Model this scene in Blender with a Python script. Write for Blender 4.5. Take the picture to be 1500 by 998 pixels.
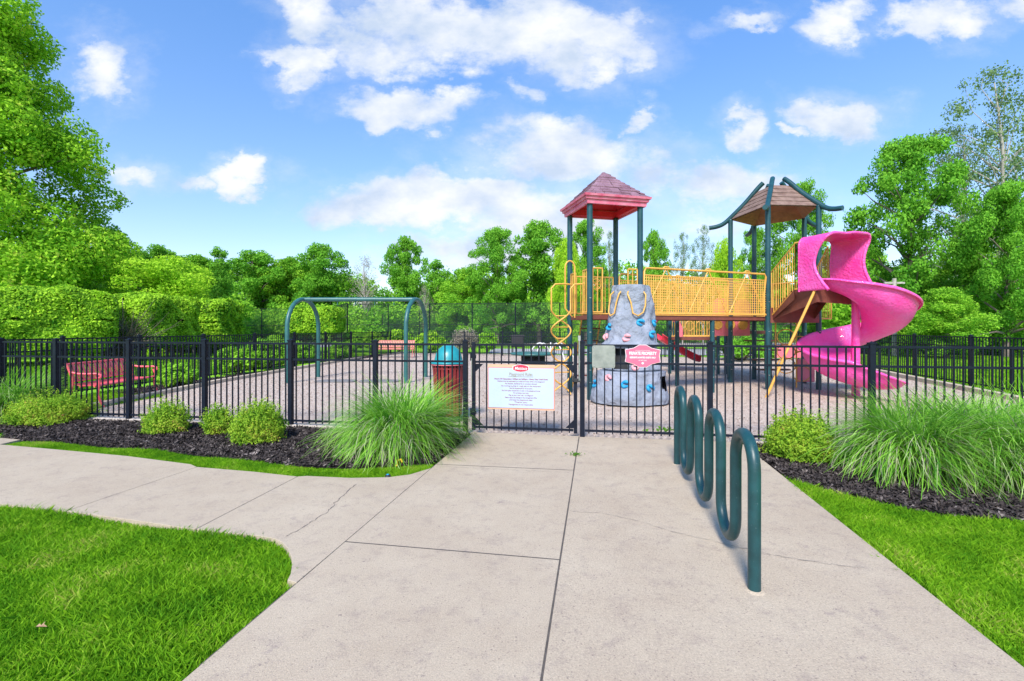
import bpy, math, random
import numpy as np
from mathutils import Vector, Matrix
from mathutils.geometry import tessellate_polygon

for o in list(bpy.data.objects): bpy.data.objects.remove(o)
S = bpy.context.scene
COL = S.collection
R = math.radians
random.seed(7)

# ------------------------------------------------------------------ camera
HC, FPX, HY = 1.55, 700.0, 480.0          # eye height, focal length and horizon row (photo 1500 x 998)
cam = bpy.data.cameras.new('camera'); camo = bpy.data.objects.new('camera', cam); COL.objects.link(camo)
camo.location = (0, 0, HC); camo.rotation_euler = (R(90), 0, 0)
cam.sensor_width = 36; cam.lens = 36*FPX/1500; cam.shift_y = -(499-HY)/1500
cam.clip_start = .05; cam.clip_end = 3000
S.camera = camo

# ------------------------------------------------------------------ sky, sun, exposure
SUN_EL, SUN_AZ = 44, 196                  # azimuth clockwise from +Y: behind the camera, to the left
W = bpy.data.worlds.new('World'); S.world = W; W.use_nodes = True
wn, wl = W.node_tree.nodes, W.node_tree.links
wn.clear()
def NN(t, **k):
    n = wn.new(t)
    for a, b in k.items(): setattr(n, a, b)
    return n
wout = NN('ShaderNodeOutputWorld'); wbg = NN('ShaderNodeBackground')
wl.new(wbg.outputs[0], wout.inputs[0])
sky = NN('ShaderNodeTexSky', sky_type='NISHITA', sun_disc=False)
sky.sun_elevation = R(SUN_EL); sky.sun_rotation = R(SUN_AZ); sky.altitude = 100
sky.air_density = 1.0; sky.dust_density = .3; sky.ozone_density = 2.0
hsv = NN('ShaderNodeHueSaturation'); hsv.inputs['Saturation'].default_value = .96; hsv.inputs['Value'].default_value = 1.6
wl.new(sky.outputs[0], hsv.inputs['Color'])
tc = NN('ShaderNodeTexCoord'); sep = NN('ShaderNodeSeparateXYZ'); wl.new(tc.outputs['Generated'], sep.inputs[0])
def WM(op, a, b=None, clamp=False):
    n = NN('ShaderNodeMath', operation=op); n.use_clamp = clamp
    for i, x in enumerate((a, b)):
        if x is None: continue
        if isinstance(x, (int, float)): n.inputs[i].default_value = x
        else: wl.new(x, n.inputs[i])
    return n.outputs[0]
ay = WM('MAXIMUM', WM('ABSOLUTE', sep.outputs[1]), .05)
cu = WM('DIVIDE', sep.outputs[0], ay); cv = WM('DIVIDE', sep.outputs[2], ay)
cmb = NN('ShaderNodeCombineXYZ'); wl.new(cu, cmb.inputs[0]); wl.new(cv, cmb.inputs[1])
def wnoise(scale, detail, rough, off=0):
    m = NN('ShaderNodeMapping'); m.inputs['Location'].default_value = (off, off*.7, 0)
    m.inputs['Scale'].default_value = (1, 1.5, 1)
    wl.new(cmb.outputs[0], m.inputs[0])
    n = NN('ShaderNodeTexNoise'); n.inputs['Scale'].default_value = scale
    n.inputs['Detail'].default_value = detail; n.inputs['Roughness'].default_value = rough
    wl.new(m.outputs[0], n.inputs['Vector']); return n
nd = wnoise(6, 6, .6)
v1 = NN('ShaderNodeVectorMath', operation='SUBTRACT'); wl.new(nd.outputs['Color'], v1.inputs[0]); v1.inputs[1].default_value = (.5, .5, .5)
v2 = NN('ShaderNodeVectorMath', operation='SCALE'); wl.new(v1.outputs[0], v2.inputs[0]); v2.inputs['Scale'].default_value = .22
v3 = NN('ShaderNodeVectorMath', operation='ADD'); wl.new(cmb.outputs[0], v3.inputs[0]); wl.new(v2.outputs[0], v3.inputs[1])
CLOUDS = [(690,45,200,60,1),(465,25,50,45,.85),(440,100,62,24,.9),(540,75,80,35,.8),(865,65,95,48,1),(600,152,100,30,.95),
 (150,98,46,50,.85),(203,250,42,22,.8),(345,260,40,24,1),(282,264,26,12,.6),(945,172,27,18,.85),(768,140,26,17,.6),
 (1085,182,46,30,1),(1228,176,64,36,1),(1168,208,20,12,.8),(1228,35,54,32,.95),(1380,25,75,32,.95),(1095,25,50,14,.7),
 (830,222,150,42,.9),(650,290,190,48,1.05),(560,300,110,34,1),(790,320,150,60,.85),(690,372,160,34,.8),(1070,275,95,46,.7),
 (940,250,60,40,.7),(1050,330,110,30,.5),(560,20,60,40,.9),(1500,5,60,30,.8)]
acc = None
for (x, y, rx, ry, am) in CLOUDS:
    a = NN('ShaderNodeVectorMath', operation='SUBTRACT'); wl.new(v3.outputs[0], a.inputs[0])
    a.inputs[1].default_value = ((x-750)/FPX, (HY-y)/FPX, 0)
    b = NN('ShaderNodeVectorMath', operation='MULTIPLY'); wl.new(a.outputs[0], b.inputs[0])
    b.inputs[1].default_value = (FPX/rx/1.25, FPX/ry/1.25, 0)
    c = NN('ShaderNodeVectorMath', operation='DOT_PRODUCT'); wl.new(b.outputs[0], c.inputs[0]); wl.new(b.outputs[0], c.inputs[1])
    d = WM('MULTIPLY', WM('SUBTRACT', 1.0, c.outputs['Value']), am)
    acc = d if acc is None else WM('MAXIMUM', acc, d)
nf = wnoise(7, 9, .66, 3.1)
dens = WM('ADD', acc, WM('MULTIPLY', WM('SUBTRACT', nf.outputs[0], .5), 1.7))
mr = NN('ShaderNodeMapRange', interpolation_type='SMOOTHSTEP'); wl.new(dens, mr.inputs[0])
mr.inputs[1].default_value = .08; mr.inputs[2].default_value = .9; mr.inputs[3].default_value = 0; mr.inputs[4].default_value = .96
mv = NN('ShaderNodeMapRange', interpolation_type='SMOOTHSTEP'); nw = wnoise(3.2, 9, .7, 7.7)
wl.new(WM('ADD', WM('MULTIPLY', acc, .35), WM('MULTIPLY', WM('SUBTRACT', nw.outputs[0], .5), 2.2)), mv.inputs[0]); mv.inputs[1].default_value = -.35; mv.inputs[2].default_value = .9; mv.inputs[4].default_value = .5
veil = WM('MAXIMUM', mr.outputs[0], mv.outputs[0])
front = WM('GREATER_THAN', sep.outputs[1], 0.0)
cl_back = NN('ShaderNodeMapRange', interpolation_type='SMOOTHSTEP'); nb = wnoise(1.6, 6, .6, 9.)
wl.new(nb.outputs[0], cl_back.inputs[0]); cl_back.inputs[1].default_value = .5; cl_back.inputs[2].default_value = .65; cl_back.inputs[4].default_value = .8
mixf = NN('ShaderNodeMix'); wl.new(front, mixf.inputs[0]); wl.new(cl_back.outputs[0], mixf.inputs[2]); wl.new(veil, mixf.inputs[3])
above = WM('GREATER_THAN', sep.outputs[2], 0.0)
cf = WM('MULTIPLY', mixf.outputs[0], above)
ns = wnoise(7, 5, .55, 5.5)
shade = NN('ShaderNodeValToRGB'); wl.new(ns.outputs[0], shade.inputs[0])
shade.color_ramp.elements[0].position = .36; shade.color_ramp.elements[0].color = (3.9, 4.6, 5.7, 1)
shade.color_ramp.elements[1].position = .62; shade.color_ramp.elements[1].color = (6.3, 6.4, 6.6, 1)
# low haze band near the horizon paling the sky
hz = NN('ShaderNodeMapRange'); wl.new(sep.outputs[2], hz.inputs[0]); hz.inputs[1].default_value = -.02; hz.inputs[2].default_value = .62
hz.inputs[3].default_value = 0; hz.inputs[4].default_value = 1
tint = NN('ShaderNodeValToRGB'); wl.new(hz.outputs[0], tint.inputs[0])
tint.color_ramp.elements[0].color = (.78, .70, .68, 1); tint.color_ramp.elements[1].color = (.60, .93, 1.25, 1)
tm = NN('ShaderNodeMix', data_type='RGBA', blend_type='MULTIPLY'); tm.inputs[0].default_value = 1
wl.new(hsv.outputs[0], tm.inputs[6]); wl.new(tint.outputs[0], tm.inputs[7])
cm = NN('ShaderNodeMix', data_type='RGBA'); wl.new(cf, cm.inputs[0]); wl.new(tm.outputs[2], cm.inputs[6]); wl.new(shade.outputs[0], cm.inputs[7])
wl.new(cm.outputs[2], wbg.inputs[0]); wbg.inputs[1].default_value = .088

sl = bpy.data.lights.new('sun', 'SUN'); slo = bpy.data.objects.new('sun', sl); COL.objects.link(slo)
sl.energy = 3.1; sl.angle = R(12); sl.color = (1, .95, .87)
sd = Vector((math.sin(R(SUN_AZ))*math.cos(R(SUN_EL)), math.cos(R(SUN_AZ))*math.cos(R(SUN_EL)), math.sin(R(SUN_EL))))
slo.rotation_euler = sd.to_track_quat('Z', 'Y').to_euler(); slo.location = (0, 0, 60)
vs = S.view_settings; vs.view_transform = 'Standard'; vs.look = 'None'; vs.gamma = 1; vs.use_curve_mapping = False
vs.exposure = .90
S.render.resolution_x = 1024; S.render.resolution_y = 681
try: S.cycles.max_bounces = 6; S.cycles.transparent_max_bounces = 12
except Exception: pass

# ------------------------------------------------------------------ helpers
def P(px, py, z=0.0):
    D = (HC-z)*FPX/(py-HY); return Vector(((px-750)/FPX*D, D, z))
def Q(px, D, z=0.0): return Vector(((px-750)/FPX*D, D, z))
def ZY(py, D): return HC + (HY-py)*D/FPX

def tag(o, label=None, cat=None, group=None, kind=None):
    if label: o['label'] = label
    if cat: o['category'] = cat
    if group: o['group'] = group
    if kind: o['kind'] = kind
    return o
def empty(name, loc, label, cat, group=None, rz=0):
    o = bpy.data.objects.new(name, None); COL.objects.link(o); o.location = loc; o.rotation_euler = (0, 0, rz)
    o.empty_display_size = .2
    return tag(o, label, cat, group)
class MB:
    def __init__(s): s.v = []; s.f = []; s.smooth = []
    def add(s, vs, fs, smooth=False):
        b = len(s.v); s.v += [tuple(x) for x in vs]
        s.f += [tuple(b+i for i in f) for f in fs]; s.smooth += [smooth]*len(fs); return s
    def box(s, c, size, M=None, bev=0):
        x, y, z = [k/2 for k in size]; c = Vector(c)
        vs = [Vector((i, j, k)) for k in (-z, z) for j in (-y, y) for i in (-x, x)]
        fs = [(0,2,3,1),(4,5,7,6),(0,1,5,4),(2,6,7,3),(0,4,6,2),(1,3,7,5)]
        if M is not None: vs = [M @ a for a in vs]
        return s.add([c+a for a in vs], fs)
    def bar(s, a, b, w, h):                  # box from a to b, w sideways, h up
        a, b = Vector(a), Vector(b); d = (b-a); L = d.length; d.normalize()
        up = Vector((0, 0, 1)) if abs(d.z) < .95 else Vector((0, 1, 0))
        sx = d.cross(up).normalized(); uz = sx.cross(d)
        M = Matrix((d, sx, uz)).transposed()
        return s.box((a+b)/2, (L, w, h), M)
    def tube(s, pts, r, seg=10, caps=True, closed=False):
        pts = [Vector(p) for p in pts]; n = len(pts)
        rr = r if isinstance(r, (list, tuple)) else [r]*n
        vs = []; nrm = None
        for i, p in enumerate(pts):
            if closed: t = pts[(i+1) % n]-pts[i-1]
            else: t = pts[min(i+1, n-1)]-pts[max(i-1, 0)]
            t.normalize()
            if nrm is None:
                nrm = t.cross(Vector((0, 0, 1)))
                if nrm.length < .05: nrm = t.cross(Vector((0, 1, 0)))
            nrm = (nrm - t*nrm.dot(t)).normalized(); bn = t.cross(nrm)
            for k in range(seg):
                a = 2*math.pi*k/seg; vs.append(p+(nrm*math.cos(a)+bn*math.sin(a))*rr[i])
        fs = []
        m = n if closed else n-1
        for i in range(m):
            j = (i+1) % n
            for k in range(seg):
                l = (k+1) % seg; fs.append((i*seg+k, i*seg+l, j*seg+l, j*seg+k))
        s.add(vs, fs, True)
        if caps and not closed:
            s.add(vs[:seg], [tuple(range(seg))]); s.add(vs[-seg:], [tuple(range(seg))[::-1]])
        return s
    def lathe(s, c, prof, seg=24, a0=0, a1=360, sx=1, sy=1):
        c = Vector(c); full = abs(a1-a0) >= 360; n = seg if full else seg+1; vs = []
        for (r, z) in prof:
            for k in range(n):
                a = R(a0+(a1-a0)*k/seg); vs.append(c+Vector((r*math.cos(a)*sx, r*math.sin(a)*sy, z)))
        fs = []
        for i in range(len(prof)-1):
            for k in range(seg):
                l = (k+1) % n; fs.append((i*n+k, i*n+l, (i+1)*n+l, (i+1)*n+k))
        return s.add(vs, fs, True)
    def poly(s, pts, z0=None, z1=None):       # prism of a ground polygon, top z1, down to z0 (z0 None: sheet)
        pts = [Vector((p[0], p[1], 0)) for p in pts]; n = len(pts)
        tri = tessellate_polygon([pts])
        top = [Vector((p.x, p.y, z1)) for p in pts]
        ar = sum(pts[i].x*pts[(i+1) % n].y-pts[(i+1) % n].x*pts[i].y for i in range(n))
        out = []
        for t in tri:
            a, b, c = [pts[i] for i in t]
            out.append(tuple(t) if (b-a).cross(c-a).z > 0 else tuple(t[::-1]))
        s.add(top, out)
        if z0 is not None:
            bot = [Vector((p.x, p.y, z0)) for p in pts]
            fs = [(i, (i+1) % n, n+(i+1) % n, n+i) for i in range(n)]
            if ar < 0: fs = [f[::-1] for f in fs]
            s.add(bot+top, fs)
        return s
    def build(s, name, mat, parent=None, bevel=0, thick=0, sub=0):
        me = bpy.data.meshes.new(name); me.from_pydata(s.v, [], s.f); me.materials.append(mat)
        me.polygons.foreach_set('use_smooth', s.smooth); me.update()
        o = bpy.data.objects.new(name, me); COL.objects.link(o)
        if parent is not None:
            o.parent = parent
            w = Matrix.Translation(parent['_w']) if False else world_of(parent)
            o.matrix_parent_inverse = w.inverted()
        if thick: m = o.modifiers.new('thick', 'SOLIDIFY'); m.thickness = thick; m.offset = 0
        if sub: m = o.modifiers.new('sub', 'SUBSURF'); m.levels = sub; m.render_levels = sub
        if bevel: m = o.modifiers.new('bevel', 'BEVEL'); m.width = bevel; m.segments = 2; m.limit_method = 'ANGLE'
        return o
def world_of(o):
    m = Matrix.LocRotScale(o.location, o.rotation_euler, o.scale)
    if o.parent: m = world_of(o.parent) @ o.matrix_parent_inverse @ m
    return m
def copy_tree(o, loc=None, rz=None, sc=None, label=None):
    def rec(q, par):
        c = q.copy(); COL.objects.link(c)
        if par is not None: c.parent = par
        for ch in q.children: rec(ch, c)
        return c
    c = rec(o, None)
    if loc is not None: c.location = loc
    if rz is not None: c.rotation_euler = (0, 0, rz)
    if sc is not None: c.scale = sc
    if label: c['label'] = label
    return c
def fastmesh(name, V, F, mat, parent=None, smooth=False):     # V (n,3); F (m,k) all same k
    me = bpy.data.meshes.new(name); k = F.shape[1]
    me.vertices.add(len(V)); me.vertices.foreach_set('co', np.asarray(V, np.float32).ravel())
    me.loops.add(F.size); me.loops.foreach_set('vertex_index', F.astype(np.int32).ravel())
    me.polygons.add(len(F)); me.polygons.foreach_set('loop_start', np.arange(0, F.size, k, dtype=np.int32))
    me.polygons.foreach_set('use_smooth', np.full(len(F), smooth))
    me.update(calc_edges=True); me.materials.append(mat)
    o = bpy.data.objects.new(name, me); COL.objects.link(o)
    if parent is not None: o.parent = parent
    return o
def arc_pts(c, r, a0, a1, n, ux, uy):
    c, ux, uy = Vector(c), Vector(ux), Vector(uy)
    return [c+ux*(r*math.cos(R(a0+(a1-a0)*i/n)))+uy*(r*math.sin(R(a0+(a1-a0)*i/n))) for i in range(n+1)]

# ------------------------------------------------------------------ materials
def mat(name, col, rough=.5, var=.15, scale=6, bump=0, bscale=60, metal=0, col2=None, coat=0, spec=None, spots=None, detail=6, bd=.02):
    m = bpy.data.materials.new(name); m.use_nodes = True; n, l = m.node_tree.nodes, m.node_tree.links
    b = n['Principled BSDF']; b.inputs['Roughness'].default_value = rough; b.inputs['Metallic'].default_value = metal
    if spec is not None: b.inputs['Specular IOR Level'].default_value = spec
    b.inputs['Coat Weight'].default_value = coat
    t = n.new('ShaderNodeTexCoord'); no = n.new('ShaderNodeTexNoise'); l.new(t.outputs['Object'], no.inputs['Vector'])
    no.inputs['Scale'].default_value = scale; no.inputs['Detail'].default_value = detail; no.inputs['Roughness'].default_value = .6
    r = n.new('ShaderNodeValToRGB'); l.new(no.outputs[0], r.inputs[0])
    c2 = col2 or tuple(min(1, c*(1+var)) for c in col); c1 = col if col2 else tuple(c*(1-var) for c in col)
    r.color_ramp.elements[0].position = .32; r.color_ramp.elements[1].position = .68
    r.color_ramp.elements[0].color = (*c1, 1); r.color_ramp.elements[1].color = (*c2, 1)
    out = r.outputs[0]
    if spots:
        sc, thr, sc_col, amt = spots
        n2 = n.new('ShaderNodeTexNoise'); l.new(t.outputs['Object'], n2.inputs['Vector']); n2.inputs['Scale'].default_value = sc
        n2.inputs['Detail'].default_value = 4
        mr = n.new('ShaderNodeMapRange'); l.new(n2.outputs[0], mr.inputs[0]); mr.inputs[1].default_value = thr; mr.inputs[2].default_value = thr+.06
        mr.inputs[4].default_value = amt
        mx = n.new('ShaderNodeMix'); mx.data_type = 'RGBA'; l.new(mr.outputs[0], mx.inputs[0]); l.new(out, mx.inputs[6]); mx.inputs[7].default_value = (*sc_col, 1)
        out = mx.outputs[2]
    l.new(out, b.inputs['Base Color'])
    if bump:
        nb = n.new('ShaderNodeTexNoise'); l.new(t.outputs['Object'], nb.inputs['Vector']); nb.inputs['Scale'].default_value = bscale; nb.inputs['Detail'].default_value = 5
        bp = n.new('ShaderNodeBump'); bp.inputs['Strength'].default_value = bump; bp.inputs['Distance'].default_value = bd
        l.new(nb.outputs[0], bp.inputs['Height']); l.new(bp.outputs[0], b.inputs['Normal'])
    return m
def leafmat(name, c1, c2, c3=None, trans=.3, nscale=.6, rough=.7):
    m = bpy.data.materials.new(name); m.use_nodes = True; n, l = m.node_tree.nodes, m.node_tree.links
    b = n['Principled BSDF']; b.inputs['Roughness'].default_value = rough; b.inputs['Specular IOR Level'].default_value = .12
    g = n.new('ShaderNodeNewGeometry'); t = n.new('ShaderNodeTexCoord')
    no = n.new('ShaderNodeTexNoise'); no.inputs['Scale'].default_value = nscale; no.inputs['Detail'].default_value = 3
    l.new(t.outputs['Object'], no.inputs['Vector'])
    a = n.new('ShaderNodeMath'); a.operation = 'MULTIPLY_ADD'; l.new(g.outputs['Random Per Island'], a.inputs[0]); a.inputs[1].default_value = .55
    s = n.new('ShaderNodeMath'); s.operation = 'MULTIPLY_ADD'; l.new(no.outputs[0], s.inputs[0]); s.inputs[1].default_value = 1.5; s.inputs[2].default_value = -.52
    l.new(s.outputs[0], a.inputs[2])
    r = n.new('ShaderNodeValToRGB'); l.new(a.outputs[0], r.inputs[0])
    r.color_ramp.elements[0].position = .1; r.color_ramp.elements[1].position = .75
    r.color_ramp.elements[0].color = (*c1, 1); r.color_ramp.elements[1].color = (*c2, 1)
    if c3: e = r.color_ramp.elements.new(1.0); e.color = (*c3, 1)
    l.new(r.outputs[0], b.inputs['Base Color'])
    tr = n.new('ShaderNodeBsdfTranslucent'); l.new(r.outputs[0], tr.inputs[0])
    mx = n.new('ShaderNodeMixShader'); mx.inputs[0].default_value = trans
    l.new(b.outputs[0], mx.inputs[1]); l.new(tr.outputs[0], mx.inputs[2]); l.new(mx.outputs[0], n['Material Output'].inputs[0])
    return m
M_fence = mat('black_powder_coat', (.005, .008, .018), .5, .3, 12, .05, 200, spec=.25)
M_green = mat('dark_green_paint', (.008, .052, .058), .40, .25, 9, .04, 90, spots=(120, .68, (.25, .33, .33), .5))
M_swing = mat('teal_green_paint', (.028, .12, .115), .4, .2, 6, .04, 90)
M_post = mat('playground_post_green', (.010, .060, .072), .4, .25, 5, .04, 90)
M_yellow = mat('yellow_plastic_coat', (.70, .37, .07), .42, .14, 5, .04, 120)
M_brown = mat('brown_deck_coat', (.17, .050, .035), .55, .2, 6, .1, 160)
M_pink = mat('pink_slide_plastic', (.90, .045, .34), .40, .10, 3, .8, 20, col2=(.88, .12, .46), coat=.1, bd=.03)
M_pink2 = mat('faded_pink_plastic', (.72, .16, .20), .45, .15, 4, .1, 40)
M_red = mat('red_roof_plastic', (.75, .035, .06), .4, .15, 5, .05, 60)
M_trim = mat('faded_red_trim', (.60, .08, .17), .5, .2, 5, .05, 60, col2=(.72, .24, .34))
M_shingle = mat('purple_brown_shingle', (.16, .07, .10), .75, .3, 3, .5, 40, col2=(.30, .17, .22))
M_wood = mat('weathered_roof_board', (.15, .085, .065), .8, .25, 7, .3, 50, col2=(.27, .175, .14))
M_woodin = mat('roof_underside_board', (.34, .16, .075), .8, .2, 7, .2, 50)
M_rock = mat('grey_climbing_rock', (.20, .225, .28), .8, .15, 4, 1.0, 6, col2=(.30, .325, .39), bd=.09)
M_holdb = mat('blue_handhold', (.01, .28, .52), .5, .2, 20, .2, 60)
M_holdp = mat('pink_handhold', (.75, .33, .36), .6, .2, 20, .2, 60)
M_bench = mat('red_bench_coat', (.80, .11, .14), .4, .2, 8, .05, 100)
M_bench2 = mat('faded_red_bench', (.55, .17, .14), .5, .2, 8, .05, 100)
M_can = mat('dark_red_slats', (.28, .030, .032), .5, .3, 8, .1, 60)
M_dome = mat('teal_plastic_lid', (.015, .25, .28), .35, .15, 5, .05, 40)
M_black = mat('black_plastic', (.02, .02, .022), .6, .2, 8, .1, 50)
M_hole = mat('dark_hollow', (.015, .016, .02), .8, .2, 8)
M_galv = mat('galvanised_plate', (.23, .25, .22), .42, .25, 9, .05, 40, metal=.35, col2=(.36, .37, .33))
M_white = mat('white_sign_face', (.44, .52, .64), .4, .04, 3)
M_tan = mat('faded_tan_border', (.62, .38, .25), .5, .1, 6)
M_signred = mat('sign_red_ink', (.62, .02, .06), .5, .1, 20)
M_pinksign = mat('pink_sign_plate', (.80, .13, .22), .4, .08, 5)
M_ink = mat('faded_red_text', (.30, .05, .13), .6, .1, 20)
M_ink2 = mat('olive_text', (.28, .22, .10), .6, .1, 20)
M_whiteink = mat('white_sign_text', (.72, .70, .68), .6, .03, 20)
M_chrome = mat('bare_steel', (.5, .5, .5), .35, .2, 20, metal=.9)
M_yel = mat('bright_yellow_marker', (.75, .50, .02), .5, .1, 20)
M_bark = mat('tree_bark', (.13, .10, .08), .9, .3, 5, .8, 14, col2=(.22, .18, .15))
M_barkpale = mat('pale_bark', (.30, .27, .23), .9, .3, 5, .8, 14, col2=(.50, .46, .42))
M_court = mat('court_surface', (.42, .34, .33), .9, .1, .2, .1, 30)
M_asph = mat('pale_asphalt', (.36, .35, .35), .9, .12, .6, .2, 60)
M_curb = mat('pale_curb_concrete', (.50, .43, .37), .9, .15, 4, .3, 60)
M_timber = mat('pale_border_timber', (.52, .42, .31), .85, .18, 4, .3, 60)
M_soil = mat('dark_soil', (.03, .025, .022), .95, .3, 20, .8, 60)
M_weed = leafmat('weed_leaf', (.08, .22, .02), (.16, .34, .04))
L_maple = leafmat('maple_leaf', (.10, .33, .012), (.42, .72, .04), (.56, .58, .09), .33, .9)
L_dark = leafmat('dark_leaf', (.075, .28, .02), (.24, .54, .045), None, .35, .35)
L_mid = leafmat('mid_leaf', (.09, .32, .018), (.36, .66, .05), None, .36, .45)
L_light = leafmat('light_leaf', (.24, .52, .02), (.50, .76, .05), None, .42, .35)
L_hedge = leafmat('hedge_leaf', (.06, .24, .012), (.46, .74, .045), None, .30, 1.5)
L_sparse = leafmat('sparse_leaf', (.10, .19, .06), (.24, .36, .14), None, .35, .5)
L_shrub = leafmat('shrub_leaf', (.12, .32, .02), (.42, .60, .05), (.50, .30, .09), .36, 4)
L_pale = leafmat('dry_twig_leaf', (.26, .22, .17), (.38, .33, .27), None, .2, 2)
L_fg = leafmat('fountain_grass_blade', (.05, .24, .02), (.34, .66, .07), (.62, .74, .34), .35, 5)
L_fgdry = leafmat('dry_grass_blade', (.30, .32, .18), (.50, .50, .32), None, .3, 3)
L_lawn = leafmat('lawn_blade', (.07, .25, .008), (.27, .52, .018), (.52, .52, .12), .35, 2.1)
M_chip = leafmat('mulch_chip', (.014, .011, .011), (.085, .068, .062), (.30, .25, .22), 0, 9, .85)
M_gchip = leafmat('gravel_chip', (.24, .165, .13), (.56, .44, .37), (.74, .62, .55), 0, 5, .9)

def ground_mat(name, c1, c2, c3, s1, s2, bump, rough=.95, vor=None):
    m = bpy.data.materials.new(name); m.use_nodes = True; n, l = m.node_tree.nodes, m.node_tree.links
    b = n['Principled BSDF']; b.inputs['Roughness'].default_value = rough; b.inputs['Specular IOR Level'].default_value = .2
    t = n.new('ShaderNodeTexCoord')
    a = n.new('ShaderNodeTexNoise'); a.inputs['Scale'].default_value = s1; a.inputs['Detail'].default_value = 8; a.inputs['Roughness'].default_value = .65; l.new(t.outputs['Object'], a.inputs['Vector'])
    r = n.new('ShaderNodeValToRGB'); l.new(a.outputs[0], r.inputs[0]); r.color_ramp.elements[0].position = .3; r.color_ramp.elements[1].position = .7
    r.color_ramp.elements[0].color = (*c1, 1); r.color_ramp.elements[1].color = (*c2, 1)
    if vor:
        f = n.new('ShaderNodeTexVoronoi'); f.inputs['Scale'].default_value = s2; l.new(t.outputs['Object'], f.inputs['Vector'])
        sp = n.new('ShaderNodeSeparateColor'); l.new(f.outputs['Color'], sp.inputs[0]); fo = sp.outputs[0]; ho = f.outputs['Distance']
    else:
        f = n.new('ShaderNodeTexNoise'); f.inputs['Scale'].default_value = s2; f.inputs['Detail'].default_value = 5; l.new(t.outputs['Object'], f.inputs['Vector']); fo = f.outputs[0]; ho = fo
    mr = n.new('ShaderNodeMapRange'); l.new(fo, mr.inputs[0]); mr.inputs[1].default_value = .45; mr.inputs[2].default_value = .8; mr.inputs[4].default_value = .8
    mx = n.new('ShaderNodeMix'); mx.data_type = 'RGBA'; l.new(mr.outputs[0], mx.inputs[0]); l.new(r.outputs[0], mx.inputs[6]); mx.inputs[7].default_value = (*c3, 1)
    l.new(mx.outputs[2], b.inputs['Base Color'])
    bp = n.new('ShaderNodeBump'); bp.inputs['Strength'].default_value = bump; bp.inputs['Distance'].default_value = .02; l.new(ho, bp.inputs['Height']); l.new(bp.outputs[0], b.inputs['Normal'])
    return m
G_lawn = ground_mat('lawn_ground', (.12, .34, .012), (.24, .50, .02), (.32, .54, .04), .7, 18, .6)
G_gravel = ground_mat('playground_gravel', (.46, .355, .28), (.56, .445, .365), (.68, .57, .49), .5, 45, .8, vor=True)
G_mulch = ground_mat('dark_mulch', (.010, .009, .009), (.035, .029, .028), (.09, .075, .07), 3, 60, 1.0)
def concrete():
    m = bpy.data.materials.new('broom_concrete'); m.use_nodes = True; n, l = m.node_tree.nodes, m.node_tree.links
    b = n['Principled BSDF']; b.inputs['Roughness'].default_value = .88; b.inputs['Specular IOR Level'].default_value = .25
    t = n.new('ShaderNodeTexCoord')
    def noise(sc, d, ro=.6, vec=None):
        a = n.new('ShaderNodeTexNoise'); a.inputs['Scale'].default_value = sc; a.inputs['Detail'].default_value = d; a.inputs['Roughness'].default_value = ro
        l.new(vec or t.outputs['Object'], a.inputs['Vector']); return a.outputs[0]
    def ramp(src, p0, c0, p1, c1):
        r = n.new('ShaderNodeValToRGB'); l.new(src, r.inputs[0]); r.color_ramp.elements[0].position = p0; r.color_ramp.elements[1].position = p1
        r.color_ramp.elements[0].color = (*c0, 1); r.color_ramp.elements[1].color = (*c1, 1); return r.outputs[0]
    def mul(a, c):
        x = n.new('ShaderNodeMix'); x.data_type = 'RGBA'; x.blend_type = 'MULTIPLY'; x.inputs[0].default_value = 1; l.new(a, x.inputs[6]); l.new(c, x.inputs[7]); return x.outputs[2]
    base = ramp(noise(.9, 9, .7), .33, (.445, .355, .262), .67, (.525, .435, .325))
    fine = ramp(noise(110, 5, .7), .3, (.74, .74, .75), .7, (1.16, 1.14, 1.11))
    mp = n.new('ShaderNodeMapping'); mp.inputs['Rotation'].default_value = (0, 0, R(10)); mp.inputs['Scale'].default_value = (1, 12, 1); l.new(t.outputs['Object'], mp.inputs[0])
    broom = ramp(noise(16, 3, .6, mp.outputs[0]), .3, (.93, .93, .93), .7, (1.05, 1.05, 1.05))
    stain = ramp(noise(5.6, 9, .8), .36, (.84, .83, .87), .49, (1, 1, 1))
    speck = ramp(noise(75, 2, .5), .30, (.62, .60, .66), .36, (1, 1, 1)); lt = ramp(noise(48, 3, .6), .66, (1, 1, 1), .72, (1.18, 1.17, 1.16))
    pit = ramp(noise(34, 3, .5), .25, (.62, .61, .68), .33, (1, 1, 1))
    pat = ramp(noise(3.7, 10, .82), .585, (1, 1, 1), .64, (.78, .765, .83))
    l.new(mul(mul(mul(mul(mul(mul(mul(base, fine), broom), stain), pit), pat), speck), lt), b.inputs['Base Color'])
    bp = n.new('ShaderNodeBump'); bp.inputs['Strength'].default_value = .35; bp.inputs['Distance'].default_value = .01
    l.new(noise(150, 4), bp.inputs['Height']); l.new(bp.outputs[0], b.inputs['Normal'])
    return m
M_conc = concrete()
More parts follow.
